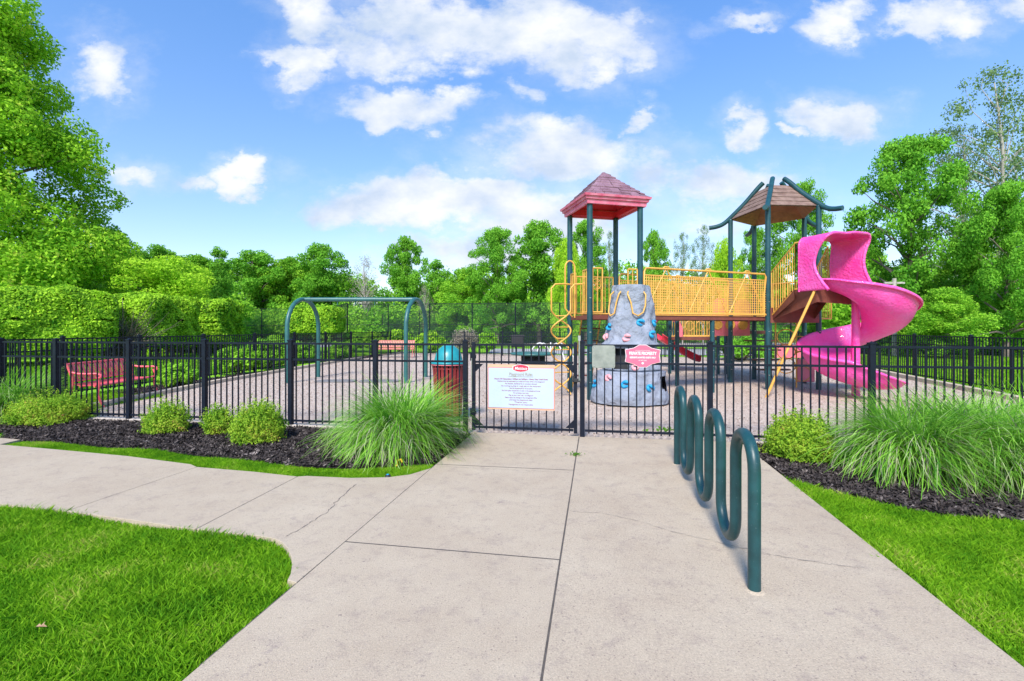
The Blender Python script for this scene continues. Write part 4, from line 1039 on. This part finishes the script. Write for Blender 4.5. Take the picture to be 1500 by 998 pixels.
# pink arch tunnel behind the rock and the small red slide
for D_ in (15.6, 16.0):
    c_ = q3(975, D_)+UP*1.35; MB().tube([c_+Vector((.5*math.cos(R(t)), 0, .58*math.sin(R(t)))) for t in range(-10, 191, 10)], .075, 10).build('pink_arch', M_pink2, PG)
m = MB(); b0_ = q3(985, 16.0); vs = []
for i in range(13):
    t = i/12; z = .85*(1-t)**1.2+.22; yy = 18.6; xx = 5.75+1.5*t
    for (dx, dz) in ((-.34, .22), (-.31, .24), (-.27, .05), (-.15, 0), (.15, 0), (.27, .05), (.31, .24), (.34, .22)): vs.append((xx, yy+dx, z+dz))
m.add(vs, [(i*8+j, i*8+j+1, (i+1)*8+j+1, (i+1)*8+j) for i in range(12) for j in range(7)], True); m.build('small_slide', M_red, PG, thick=.02)
for k in range(4):
    c_ = q3(1010+k*16, 14.6)+UP*1.60; MB().tube([c_+Vector((.13*math.cos(R(t)), 0, .15*math.sin(R(t)))) for t in range(0, 360, 20)], .016, 6, closed=True).build('overhead_ring', M_yellow, PG)
m = MB(); MB().box(q3(1180, 13.4)+UP*.35, (.5, .06, .65)).build('entry_panel', M_pink2, PG, bevel=.02)
for k in range(5): m.box(q3(1128, 14.2)+Vector((.1, .25*k, .3+.28*k)), (.9, .24, .04))
m.build('rear_steps', M_brown, PG)
panel(q3(1135, 19), q3(1175, 19), .35, .85, M_pink2, 'far_panel')

# merry-go-round, black planter bin, white crawling climber
c_ = Q(781, 19.8)
mg = empty('merry_go_round', c_, 'low green round play disc on a black base beyond the gate', 'play disc')
MB().lathe(c_, [(.9, .42), (.96, .45), (.96, .50), (.85, .52), (0, .54)], 36).build('disc', M_swing, mg)
MB().lathe(c_, [(.50, -.03), (.50, .42), (0, .42)], 24).build('base', M_black, mg)
c_ = Q(758, 28.6); bn = empty('black_bin', c_, 'small black square bin beyond the far picket fence', 'bin')
MB().box(c_+UP*.72, (.75, .5, .62)).build('body', M_black, bn, bevel=.04); MB().box(c_+UP*1.07, (.82, .56, .08)).build('lid', M_black, bn, bevel=.02)
for s_ in (-.3, .3): MB().box(c_+Vector((s_, 0, .2)), (.06, .4, .42)).build('leg', M_black, bn)
c_ = Q(806, 21.5); cl = empty('net_climber', c_, 'low white spider climber of bent tubes behind the merry-go-round', 'climber')
for k in range(5):
    a = R(72*k+12); MB().tube([c_+Vector((math.cos(a)*1.2*t, math.sin(a)*.9*t, .85*math.sin(math.pi*min(1, .15+t*.85)))) for t in [i/10 for i in range(11)]], .028, 8).build('leg', M_whiteink, cl)
# small things lying about
c_ = P(581, 679); m = MB(); m.lathe(c_-UP*.04, [(.035, 0), (.03, .02), (.012, .07), (.004, .085), (0, .086)], 12); ym = empty('marker_cap', c_, 'small yellow plastic cap in the grass below the grass clump', 'marker'); m.build('cap', M_yel, ym)
MB().tube([c_+UP*.03, c_+UP*.045+Vector((.05, .0, 0)), c_+Vector((.07, 0, 0))], .012, 8).build('spout', M_yel, ym)
c_ = P(568, 697); hd = empty('sprinkler_head', c_, 'small dark sprinkler head at the edge of the grass strip', 'sprinkler'); MB().lathe(c_-UP*.05, [(.03, 0), (.03, .055), (.022, .06), (0, .06)], 14).build('body', M_black, hd); MB().lathe(c_+UP*.011, [(.014, 0), (.012, .006), (0, .006)], 12).build('cap', M_holdb, hd)
c_ = P(60, 927)+UP*.03; m = MB(); m.add([c_+Vector(v)*.9 for v in ((-.03, -.004, 0), (-.012, -.016, .012), (-.004, -.009, .006), (.012, -.022, .016), (.012, -.006, .004), (.034, .002, .0), (.010, .007, .012), (.004, .022, .020), (-.006, .008, .004), (-.022, .014, .010), (0, 0, -.002))], [(10, i, (i+1) % 10) for i in range(10)])
M_dead = mat('dry_leaf', (.35, .22, .13), .8, .3, 30); tag(m.build('dry_leaf', M_dead), 'dry brown leaf lying on the front lawn', 'leaf')

# ------------------------------------------------------------------ plants
def leafcards(C, N, size, rng, asp=.62, rnd=.9, up=.25):
    """rhombic leaf faces: C centres (n,3), N preferred normals"""
    n = len(C); nn = N+rng.normal(0, rnd, (n, 3)); nn[:, 2] += up; nn /= np.linalg.norm(nn, axis=1, keepdims=True)+1e-9
    t = np.cross(nn, rng.normal(0, 1, (n, 3))); t /= np.linalg.norm(t, axis=1, keepdims=True)+1e-9; b = np.cross(nn, t)
    s = (size*rng.uniform(.65, 1.3, n))[:, None]/2
    V = np.stack([C-t*s, C-b*s*asp+t*s*.12-nn*s*.15, C+t*s, C+b*s*asp+t*s*.12-nn*s*.15], 1).reshape(-1, 3)
    return V, np.arange(n*4).reshape(n, 4)
def unit(rng, n):
    v = rng.normal(0, 1, (n, 3)); return v/np.linalg.norm(v, axis=1, keepdims=True)
def crown_from_blobs(blobs, n, size, seed, shell=.5, squash=.72, **k):
    rng = np.random.default_rng(seed); B = np.array(blobs); w = np.maximum(B[:, 3], .05)**1.8 if B[:, 3].max() < .4 else B[:, 3]**2; idx = rng.choice(len(B), n, p=w/w.sum())
    d = unit(rng, n); r = B[idx, 3]*(shell+(1-shell)*rng.random(n)**.6)
    lump = 1+.22*np.sin(d[:, 0]*5+idx)*np.sin(d[:, 1]*5+idx*2)*np.cos(d[:, 2]*4+idx)
    C = B[idx, :3]+d*(r*lump)[:, None]*np.array([1, 1, squash]); return leafcards(C, d, size, rng, **k)
def tree_blobs(h0, h1, env, nb, br, seed):
    rng = np.random.default_rng(seed); out = []
    for i in range(nb):
        t = (i+.5)/nb; t = min(1, max(0, t+rng.normal(0, .03))); Rr = env(t); a = i*2.39996+rng.normal(0, .3)
        q = Rr*(rng.uniform(.35, 1.0)**.6) if i % 4 else Rr*.2
        b = br*rng.uniform(.7, 1.3)*(.75+.25*Rr/max(.1, env(.4))); out.append((math.cos(a)*max(0, q-b*.45), math.sin(a)*max(0, q-b*.45), h0+(h1-h0)*t, b))
    return out
def trunk_mesh(h, r, blobs, seed, m_, root, nl=14, lean=0):
    rnd = random.Random(seed); m = MB(); pts = []; n = 8; ox = oy = 0
    for i in range(n+1):
        t = i/n; ox += rnd.gauss(0, .012*h)*t; oy += rnd.gauss(0, .012*h)*t; pts.append(Vector((ox+lean*t*h, oy, h*t-.1)))
    m.tube(pts, [r*(1.25 if i == 0 else 1-.82*i/n) for i in range(n+1)], 9)
    bl = sorted(blobs, key=lambda b: b[2]); pick = bl[::max(1, len(bl)//nl)]
    for b in pick:
        tz = max(.15*h, b[2]-rnd.uniform(.12, .25)*h); t = min(.97, tz/h); k = min(n-1, int(t*n)); s = pts[k].lerp(pts[k+1], t*n-k)
        e = Vector(b[:3]); mid = s.lerp(e, .5)+Vector((rnd.gauss(0, .03*h), rnd.gauss(0, .03*h), .02*h)); rr = r*(1-.8*t)*.5
        m.tube([s, s.lerp(mid, .6), mid, e], [rr, rr*.75, rr*.55, rr*.15], 6)
    return m.build('trunk', m_, root)
def make_tree(name, label, h, env, nb, br, nleaf, lsize, lm, seed, base=.2, tr=None, bark=M_bark, shell=.5, squash=.72, group=None, cat='tree', up=.25, lean=0, nl=14):
    root = empty(name, (0, 0, 0), label, cat, group); bl = tree_blobs(h*base, h*.96, env, nb, br, seed)
    trunk_mesh(h*.93, tr or h*.022, bl, seed, bark, root, lean=lean, nl=nl)
    V, F = crown_from_blobs(bl, nleaf, lsize, seed, shell, squash, up=up); fastmesh('crown', V, F, lm, root)
    return root
def env_round(w): return lambda t: w*math.sqrt(max(.03, 1-(2*t-.85)**2/1.4))
def env_cone(w): return lambda t: w*(1.03-.80*t)*min(1, .75+t*2)
def env_tall(w): return lambda t: w*(.55+.55*math.sin(math.pi*min(1, t*.95+.12)))

big = make_tree('maple_tree', 'tall full maple filling the left edge above the hedge', 21.5, lambda t: 9.4*(1.0-.62*t**1.35), 210, 1.7, 300000, .20, L_maple, 3, base=.10, shell=.55)
big.location = (-32.0, 27.0, 0)
TR = {}
TR['a'] = make_tree('broadleaf_tree', 'x', 10, env_round(4.0), 95, .95, 32000, .22, L_mid, 21, base=.1, shell=.4)
TR['b'] = make_tree('broadleaf_tree', 'x', 10, env_round(3.6), 100, .78, 32000, .20, L_dark, 22, base=.12, shell=.35)
TR['c'] = make_tree('broadleaf_tree', 'x', 10, env_round(4.6), 60, 1.3, 30000, .24, L_light, 23, base=.05)
TR['d'] = make_tree('slender_tree', 'x', 10, env_tall(2.0), 34, .7, 8000, .22, L_dark, 24, base=.35, tr=.13, shell=.2)
TR['s'] = make_tree('sparse_tree', 'x', 10, env_round(3.2), 110, .55, 13000, .105, L_sparse, 25, base=.22, bark=M_barkpale, shell=.05, tr=.13, nl=55)
TR['n'] = make_tree('bare_tree', 'x', 10, env_round(2.6), 80, .6, 2600, .12, L_pale, 26, base=.3, bark=M_barkpale, shell=.1, tr=.14, nl=60)
TR['m'] = make_tree('broadleaf_tree', 'x', 10, env_round(3.9), 130, .66, 42000, .16, L_dark, 27, base=.12, shell=.3, nl=30)
used = set()
def put(kind, px, top, D, wpx, label, rz=0, zb=0):
    # crown widths at scale 1: a 8 b 6.4 c 9.2 d 4.2 s 7 n 5.6 m 8
    W0 = dict(a=9, b=7, c=10.4, d=4.6, s=7.2, n=6, m=8.6)[kind]
    h = ZY(top, D); k = h/10; kw = (wpx/FPX*D)/W0*(1.22 if D > 41 and kind in 'abc' else 1); q = Q(px, D)
    o = TR[kind] if kind not in used else copy_tree(TR[kind]); used.add(kind)
    o.location = (q.x, q.y, zb); o.rotation_euler = (0, 0, rz); o.scale = (kw, kw, k); o['label'] = label; o['group'] = 'trees of the wood around the playground'
    return o
T = [('a', 165, 335, 40, 110, 'mid green tree just right of the tall maple at the left'),
 ('b', 232, 358, 44, 80, 'dark green tree between the tall maple and the pale spreading tree top'),
 ('d', 320, 361, 46, 50, 'thin dark tree with a long bare trunk above the hedge end'),
 ('a', 290, 372, 56, 90, 'round mid green tree behind the thin bare-trunked tree'),
 ('b', 372, 366, 58, 100, 'dark broad tree left of the swing frame'),
 ('a', 425, 376, 60, 105, 'mid green tree above the left arch of the swing frame'),
 ('b', 470, 356, 58, 80, 'dark forked-top tree above the middle of the swing beam'),
 ('n', 535, 372, 52, 62, 'pale nearly leafless tree above the swing beam'),
 ('b', 594, 345, 54, 62, 'tall narrow crowned tree standing clear above the right swing arch'),
 ('n', 622, 415, 50, 30, 'small bare grey tree right of the swing frame'),
 ('d', 640, 380, 52, 52, 'slim dark tree just right of the tall narrow crowned one'),
 ('a', 682, 392, 50, 84, 'low mid green tree left of the bushy oak-like tree'),
 ('m', 728, 330, 46, 112, 'tall bushy tree left of the red-roofed tower'),
 ('b', 790, 322, 48, 90, 'tall dark tree close to the left post of the red-roofed tower'),
 ('c', 830, 352, 40, 62, 'light green bushy tree behind the yellow hand loops'),
 ('m', 858, 318, 47, 90, 'dark tree seen between the posts of the red-roofed tower'),
 ('s', 893, 335, 52, 42, 'thin wispy tree seen between the right posts of the red-roofed tower'),
 ('b', 958, 336, 42, 42, 'narrow dark tree right of the red-roofed tower'),
 ('s', 1000, 338, 46, 55, 'sparse open tree above the middle of the bridge'),
 ('s', 1030, 326, 44, 50, 'taller sparse tree above the right half of the bridge'),
 ('c', 1062, 352, 36, 60, 'light green tree at the left post of the brown-roofed tower'),
 ('m', 1105, 330, 38, 75, 'mid tree seen between the posts of the brown-roofed tower'),
 ('m', 1175, 262, 36, 110, 'tall tree rising behind the brown roof of the second tower'),
 ('m', 1335, 193, 29, 205, 'big open-branched dark maple right of the slide'),
 ('s', 1468, 86, 36, 250, 'very tall sparse tree towering at the right edge'),
 ('s', 1408, 178, 38, 150, 'sparse tree just left of the very tall one above the big maple'),
 ('m', 1475, 262, 25, 150, 'dense tree at the right edge below the tall sparse one'),
 ('a', 1420, 350, 30, 120, 'mid green bushy tree between the big maple and the right edge'),
 ('a', 1250, 350, 40, 120, 'broad mid green tree right behind the slide hood'),
 ('a', 1385, 420, 24, 120, 'low mid green tree under the big maple beside the right fence'),
 ('a', 1560, 250, 27, 160, 'leafy tree cut by the right edge of the view'),
 ('c', 245, 378, 30, 190, 'spreading yellow-green tree behind the clipped hedge')]
for i, (k, px, top, D, wp, lab) in enumerate(T): put(k, px, top, D, wp, lab, rz=i*1.7)
# far wood behind all of them: one leafy mass
rng = np.random.default_rng(77); bl = []
for px in range(-60, 1640, 9):
    for _ in range(3):
        D = rng.uniform(58, 70); top = 374 if px < 520 else (398 if px < 690 else (386 if px < 960 else (392 if px < 1180 else 380)))
        hmax = ZY(top+rng.uniform(-8, 26), D); z = rng.uniform(0, 1)**.8*hmax; bl.append(((px-750)/FPX*D, D, max(1, z-1.2), rng.uniform(1.4, 2.4)))
V, F = crown_from_blobs(bl, 230000, .42, 78, .4, .8); tag(fastmesh('far_wood', V, F, L_mid), kind='stuff')
# right-hand understorey, nearer
bl = []
for px in range(1195, 1660, 8):
    for _ in range(3):
        D = rng.uniform(27, 33); bl.append(((px-750)/FPX*D, D, rng.uniform(.3, 3.4), rng.uniform(.7, 1.2)))
V, F = crown_from_blobs(bl, 120000, .22, 79, .4, .8); tag(fastmesh('undergrowth', V, F, L_mid), kind='stuff')
bl = []
for px in range(330, 1200, 7):
    for _ in range(2):
        D = rng.uniform(50, 56) ; bl.append(((px-750)/FPX*D, D, rng.uniform(.4, 3.6), rng.uniform(1.0, 1.7)))
V, F = crown_from_blobs(bl, 90000, .3, 80, .4, .8); tag(fastmesh('undergrowth', V, F, L_mid), kind='stuff')
bl = []
for px in range(-80, 345, 9):
    for _ in range(2):
        D = rng.uniform(31, 36); bl.append(((px-750)/FPX*D, D, rng.uniform(.3, 3.0), rng.uniform(.9, 1.4)))
V, F = crown_from_blobs(bl, 60000, .25, 81, .4, .8); tag(fastmesh('undergrowth', V, F, L_mid), kind='stuff')

def boxhedge(label, a, b, wd, z0, z1, n, ls, lm, seed, stems=5, cat='hedge', rough=.10, name='clipped_hedge'):
    """rounded clipped block of leaves between ground points a and b"""
    root = empty(name, (0, 0, 0), label, cat); rng = np.random.default_rng(seed); a, b = np.array(a[:2]), np.array(b[:2]); d = b-a; L = np.linalg.norm(d); d /= L; e = np.array([-d[1], d[0]])
    hx, hy, hz = L/2, wd/2, (z1-z0)/2; v = unit(rng, n); p = 6.0
    k = (np.abs(v[:, 0])**p+np.abs(v[:, 1])**p+np.abs(v[:, 2])**p)**(-1/p)     # superellipsoid
    # sample by face area: uniform in box then push to the surface
    u = rng.uniform(-1, 1, (n, 3)); m_ = np.argmax(np.abs(u)*np.array([.85*(hy*hz), (hx*hz), (hx*hy)])**.0, axis=1)
    f = rng.choice(3, n, p=np.array([hy*hz, hx*hz, hx*hy])/(hy*hz+hx*hz+hx*hy)); s_ = np.sign(rng.uniform(-1, 1, n)); u[np.arange(n), f] = s_
    q = (np.abs(u)**p).sum(1)**(1/p); u = u/q[:, None]*(1-.16*rng.random(n)**1.5)[:, None]
    nrm = np.sign(u)*np.abs(u)**3; X = u[:, 0]*hx; Y = u[:, 1]*hy; Z = u[:, 2]*hz
    wob = rough*(np.sin(X*2.3+1)*np.cos(Z*3.1)+np.sin(X*5.1+Z*4)*.5+np.cos(Y*4+X)*.4); Y = Y+np.sign(Y)*wob*.7; Z = Z+np.where(Z > 0, wob*.5, 0)
    c = (a+b)/2; C = np.stack([c[0]+d[0]*X+e[0]*Y, c[1]+d[1]*X+e[1]*Y, (z0+z1)/2+Z], 1); Nn = np.stack([d[0]*nrm[:, 0]+e[0]*nrm[:, 1], d[1]*nrm[:, 0]+e[1]*nrm[:, 1], nrm[:, 2]], 1)
    V, F = leafcards(C, Nn, ls, rng, rnd=.75, up=.3); fastmesh('foliage', V, F, lm, root)
    m = MB(); rnd = random.Random(seed)
    for i in range(stems):
        t = (i+.5)/stems; x, y = a+d*L*t; m.tube([(x, y, -.1), (x+rnd.gauss(0, .1), y+rnd.gauss(0, .1), z0+.2), (x+rnd.gauss(0, .3), y+rnd.gauss(0, .2), (z0+z1)/2)], [.07, .05, .02], 6)
        for _ in range(3): m.tube([(x, y, z0*.6), (x+rnd.gauss(0, .4), y+rnd.gauss(0, .3), z0+.5), (x+rnd.gauss(0, .8), y+rnd.gauss(0, .4), z1-.3)], [.03, .02, .006], 5)
    m.build('stem', M_bark, root); return root
boxhedge('long clipped hedge wall at the far left behind the near bench', Q(-190, 17.0), Q(172, 21.5), 2.6, .45, 3.2, 90000, .155, L_hedge, 31, 12, rough=.2)
boxhedge('middle clipped hedge block with bare twigs at its left end', Q(178, 22.4), Q(272, 26), 2.4, .55, 3.15, 46000, .15, L_hedge, 32, 8, rough=.2)
boxhedge('loosely clipped hedge block ending the row beside the pale road', Q(280, 27.5), Q(322, 31.5), 3.2, .4, 3.2, 34000, .17, L_hedge, 33, 4, rough=.3)
boxhedge('flat-topped clipped shrub on stems seen through the left swing arch', Q(427, 30), Q(500, 30), 2.4, 1.15, 2.85, 22000, .15, L_hedge, 34, 5, 'shrub')
# bare twigs between the first two hedge blocks
tw = empty('bare_shrub', (0, 0, 0), 'tangle of bare brown twigs between the clipped hedge blocks', 'shrub'); m = MB(); rnd = random.Random(5)
for i in range(170):
    s0 = Q(175+rnd.gauss(0, 8), 21.9)+UP*.2; e0 = s0+Vector((rnd.uniform(-1.6, 2.4), rnd.uniform(-1.2, .3), rnd.uniform(.7, 2.2))); md = s0.lerp(e0, .5)+Vector((rnd.gauss(0, .15), 0, rnd.uniform(0, .4)))
    m.tube([s0, md, e0], [.022, .014, .004], 4, False)
m.build('twigs', M_bark, tw)
# low hedge row and shrubs past the far fence
HB = [(548, 30.5, 22, 1.35, L_hedge, 'low yellow-green shrub behind the far fence left of the far bench'), (585, 31, 30, 1.42, L_hedge, 'low yellow-green shrub right behind the far bench'),
 (630, 31, 34, 1.40, L_hedge, 'low yellow-green shrub between the far bench and the grey bush'), (714, 30, 22, 1.40, L_mid, 'round green shrub right of the grey twiggy bush'), (521, 31, 26, 1.5, L_mid, 'dark green shrub at the corner of the far fence'),
 (404, 30, 22, 1.1, L_mid, 'low green shrub under the flat-topped clipped one')]
def blobshrub(name, label, loc, w, h, n, ls, lm, seed, cat='shrub', group=None, shell=.55, nb=26, squash=.8, stemm=M_bark):
    root = empty(name, (0, 0, 0), label, cat, group); rnd = random.Random(seed); bl = []
    for i in range(nb):
        a = i*2.4; t = (i+.5)/nb; z = h*(.25+.6*t); rr = w/2*math.sqrt(max(0, 1-(max(0, t-.15))**2))*(.75 if i % 3 else .4); bl.append((rr*math.cos(a)*rnd.uniform(.8, 1.15), rr*math.sin(a)*rnd.uniform(.8, 1.15), z*rnd.uniform(.85, 1.1), min(w, h)*rnd.uniform(.16, .27)))
    if ls < .05:
        for i in range(70):
            a = rnd.uniform(0, 6.28); el_ = rnd.uniform(.1, 1.45); k_ = rnd.uniform(.92, 1.22); bl.append((w/2*math.cos(a)*math.cos(el_)*k_, w/2*math.sin(a)*math.cos(el_)*k_, h*(.25+.75*math.sin(el_))*k_*.98, rnd.uniform(.025, .06)))
        bl = [b if b[3] < .065 else (b[0], b[1], b[2], b[3]*.8) for b in bl]
    V, F = crown_from_blobs(bl, n, ls, seed, shell, squash, rnd=.8); fastmesh('foliage', V, F, lm, root)
    m = MB()
    for b in bl[::2]:
        e_ = Vector(b[:3])*1.05; m.tube([(rnd.gauss(0, .03), rnd.gauss(0, .03), -.04), e_*.5+Vector((0, 0, .05)), e_], [.012*w, .008*w, .003*w], 5, False)
    m.build('stem', stemm, root); root.location = (loc[0], loc[1], 0); return root
for i, (px, D, wp, h, lm, lab) in enumerate(HB): blobshrub('shrub', lab, Q(px, D), wp/FPX*D*1.25, h, 5000, .13, lm, 100+i)
blobshrub('twiggy_bush', 'grey-brown twiggy bush behind the far fence above the litter bin', Q(681, 30), 1.7, 1.5, 3600, .09, L_pale, 120, stemm=M_barkpale, nb=60)
# shrubs inside, along the left fence
for i, (px, D, w, h, lab) in enumerate([(262, 12.7, 1.0, .55, 'low green shrub in the mulch strip right of the near bench'), (350, 16.2, 1.6, .95, 'leafy shrub in the mulch strip left of the swing frame'), (395, 18.5, 1.6, 1.2, 'leafy shrub in the mulch strip just left of the swing arch'),
     (445, 22.0, 1.7, .9, 'shrub in the mulch strip seen through the left swing arch'), (500, 25, 1.6, .8, 'shrub in the mulch strip behind the swing beam hangers')]):
    blobshrub('shrub', lab, Q(px, D), w, h, 6000, .10, L_mid, 140+i)
blobshrub('evergreen_shrub', 'dark shrub at the far fence beneath the bridge', Q(1085, 23), 3.6, 1.15, 9000, .12, L_dark, 150, nb=40)
# front bed shrubs
FS = [(76, 8.0, 1.12, .42, 26000, 'widest yellow-green mounded shrub at the left end of the bed'), (245, 7.2, .58, .37, 9000, 'small loose shrub between the second and third fence posts'),
      (320, 7.05, .36, .32, 5000, 'smallest shrub in the bed, just left of the taller upright one'), (379, 6.6, .66, .50, 17000, 'upright yellow-green shrub left of the fountain grass'),
      (1173, 5.75, .74, .50, 22000, 'bright yellow-green shrub right of the bike rack')]
def mound(name, label, loc, w, h, n, ls, lm, seed, group=None, **k):
    root = empty(name, (0, 0, 0), label, 'shrub', group); rng = np.random.default_rng(seed)
    d = unit(rng, n); d[:, 2] = np.abs(d[:, 2])*1.05-.18; d /= np.linalg.norm(d, axis=1, keepdims=True)
    ph = rng.uniform(0, 6, 8); f = np.array([1, .6, .75])
    lump = .96+.15*np.sin(d[:, 0]*3.4+ph[0])*np.cos(d[:, 1]*3.8+ph[1]+d[:, 2]*2)+.11*np.sin(d[:, 0]*9+d[:, 2]*7+ph[2])*np.sin(d[:, 1]*9+ph[3])+.07*np.sin(d[:, 0]*21+ph[4])*np.sin(d[:, 1]*19+d[:, 2]*17+ph[5])
    rr = (1-.5*rng.random(n)**1.3)*lump; sp = rng.random(n) < .06; rr = np.where(sp, lump*(1+.16*rng.random(n)), rr)
    C = d*rr[:, None]*np.array([w/2, w/2, h*.80]); C[:, 2] += h*.16; C[:, 2] = np.maximum(C[:, 2], -.01)
    # leaves grouped along short upright shoots
    ns = 260; sd_ = unit(rng, ns); sd_[:, 2] = np.abs(sd_[:, 2]); b_ = sd_*np.array([w/2, w/2, h*.80])*.9; b_[:, 2] += h*.16; tip = b_+(sd_*.5+np.array([0, 0, .6]))*rng.uniform(.05, .20, ns)[:, None]
    t_ = rng.random((ns, 12, 1)); S_ = (b_[:, None]+(tip-b_)[:, None]*t_+rng.normal(0, .007, (ns, 12, 3))).reshape(-1, 3)
    C = np.concatenate([C, S_]); N_ = np.concatenate([d, np.repeat(sd_, 12, 0)])
    V, F = leafcards(C, N_, ls, rng, rnd=.75, asp=.5, up=.3); fastmesh('foliage', V, F, lm, root)
    m = MB(); rnd = random.Random(seed)
    for i in range(26):
        a = rnd.uniform(0, 6.28); e_ = rnd.uniform(.1, 1.3); q = Vector((w/2*math.cos(a)*math.cos(e_), w/2*math.sin(a)*math.cos(e_), h*(.1+.8*math.sin(e_))))*.97
        m.tube([(rnd.gauss(0, .03), rnd.gauss(0, .03), -.03), q*.5+Vector((0, 0, .04)), q], [.006, .004, .0015], 5, False)
    m.build('stem', M_bark, root); root.location = (loc[0], loc[1], 0); return root
for i, (px, D, w, h, n, lab) in enumerate(FS):
    mound('mounded_shrub', lab, Q(px, D), w, h, n, .030, L_shrub, 160+i, group='small shrubs in the front mulch beds', shell=.35, nb=34)

def fountain(label, loc, rad, hgt, n, seed, group='fountain grass clumps', asym=0):
    root = empty('fountain_grass', (0, 0, 0), label, 'grass', group)
    for nm, cnt, mt, sd, drop in (('blades', int(n*.84), L_fg, seed, 1.0), ('dry_blades', int(n*.16), L_fgdry, seed+1, 1.45)):
        rng = np.random.default_rng(sd); N = cnt; a = rng.uniform(0, 2*np.pi, N); r0 = rad*.30*np.sqrt(rng.random(N)); K = 7
        el = R(84)-np.abs(rng.normal(0, .50, N)); Ln = (hgt*1.25+rad*.35)*rng.uniform(.55, 1.12, N); bend = rng.uniform(.5, 1.9, N)*drop
        x = np.cos(a)*r0; y = np.sin(a)*r0; z = np.full(N, -.02); az = a+rng.normal(0, .8, N); curl = rng.normal(0, .55, N)
        w = rng.uniform(.0028, .0065, N); pts = []
        for k in range(K+1):
            pts.append((x.copy(), y.copy(), z.copy())); t = k/K; th = el-bend*t**1.3*1.6; s = Ln/K; az2 = az+curl*t
            x = x+np.cos(th)*np.cos(az2)*s; y = y+np.cos(th)*np.sin(az2)*s; z = np.maximum(z+np.sin(th)*s, .0)
        sx, sy = -np.sin(az+.6), np.cos(az+.6); V = []
        for k in range(K+1):
            ww = w*(1 if k < K-2 else (K-k)/3+.12); px_, py_, pz_ = pts[k]
            V.append(np.stack([px_-sx*ww, py_-sy*ww, pz_], 1)); V.append(np.stack([px_+sx*ww, py_+sy*ww, pz_], 1))
        V = np.stack(V, 1).reshape(-1, 3); base = np.arange(N)[:, None, None]*(2*(K+1)); q = np.arange(K)[None, :, None]*2
        F = (base+q+np.array([0, 1, 3, 2])[None, None, :]).reshape(-1, 4); fastmesh(nm, V, F, mt, root)
    root.location = (loc[0], loc[1], 0); return root
fountain('fountain grass clump at the corner of the left bed beside the gate', Q(588, 6.15), .72, .68, 4600, 201)
fountain('right-hand clump of fountain grass at the right edge of the bed', Q(1468, 5.05), .86, .68, 4600, 203)
fountain('fountain grass clump right of the bright shrub in the right bed', Q(1338, 5.2), .76, .66, 4400, 205)
fountain('fountain grass clump at the far left edge of the view', Q(8, 8.3), .95, .62, 3600, 207)
fountain('fountain grass clump behind the other two on the right', Q(1405, 5.4), .8, .64, 3200, 209)
# weeds
for i, (p_, lab, s_) in enumerate([(P(841, 667), 'small weed growing in the concrete joint below the gate post', .05), (P(975, 632), 'small weed at the fence foot behind the bike rack', .09), (P(735, 632), 'x', 0)]):
    if not s_: continue
    rt_ = empty('weed', (0, 0, 0), lab, 'weed'); rng = np.random.default_rng(300+i); n = 60; C = rng.normal(0, 1, (n, 3))*np.array([s_, s_*.6, s_*.3]); C[:, 2] = np.abs(C[:, 2])+.01
    V, F = leafcards(C, np.tile([0, 0, 1.], (n, 1)), s_*.6, rng); fastmesh('leaves', V, F, M_weed, rt_); rt_.location = p_

# ------------------------------------------------------------------ tall tennis fence, poles, lines
def chain(label, pts, h, posts_sp, screen=None, group='tall chain-link fences round the tennis courts'):
    root = empty('chain_link_fence', (pts[0][0], pts[0][1], 0), label, 'fence', group)
    for a, b in zip(pts, pts[1:]):
        a, b = Vector((*a, 0)), Vector((*b, 0)); n = max(1, round((b-a).length/posts_sp)); d = b-a
        for i in range(n+1):
            q = a+d*(i/n); MB().tube([q-UP*.05, q+UP*h], .045, 8).build('post', M_fence, root)
        m = MB()
        for z in (h, h*.52, .08): m.tube([a+UP*z, b+UP*z], .024, 6)
        m.build('rail', M_fence, root)
        w = MB(); L = d.length; w.add([(0, 0, .08), (L, 0, .08), (L, 0, h), (0, 0, h)], [(0,1,2,3)]); o = w.build('wire_mesh', screen or M_link)
        o.parent = root; o.matrix_parent_inverse = world_of(root).inverted(); o.location = a; o.rotation_euler = (0, 0, math.atan2(d.y, d.x))
c0 = Q(509, 38); 
chain('long tall chain-link fence running behind the playground', [tuple(c0[:2]), tuple(Q(820, 36)[:2]), tuple(Q(1260, 30)[:2])], 3.4, 3.6)
chain('dark screened chain-link fence side near the flat-topped shrub', [tuple(c0[:2]), tuple(Q(486, 46)[:2])], 3.5, 3.0, M_screen)
chain('tall chain-link fence at the left behind the hedge end', [tuple(Q(330, 44)[:2]), tuple(Q(486, 46)[:2])], 3.3, 3.6)
chain('far chain-link fence on the other side of the tennis courts', [tuple(Q(560, 50)[:2]), tuple(Q(960, 47)[:2])], 3.2, 4)
for px, D, top, lab in ((1310, 26.5, 408, 'pale wooden utility pole under the big maple right of the slide'),):
    rt_ = empty('utility_pole', Q(px, D), lab, 'pole'); q = Q(px, D); h = ZY(top, D)
    MB().tube([q-UP*.1, q+UP*h], [.13, .10], 10).build('shaft', M_barkpale, rt_); MB().box(q+UP*(h-.25), (1.1, .09, .10)).build('crossarm', M_barkpale, rt_)
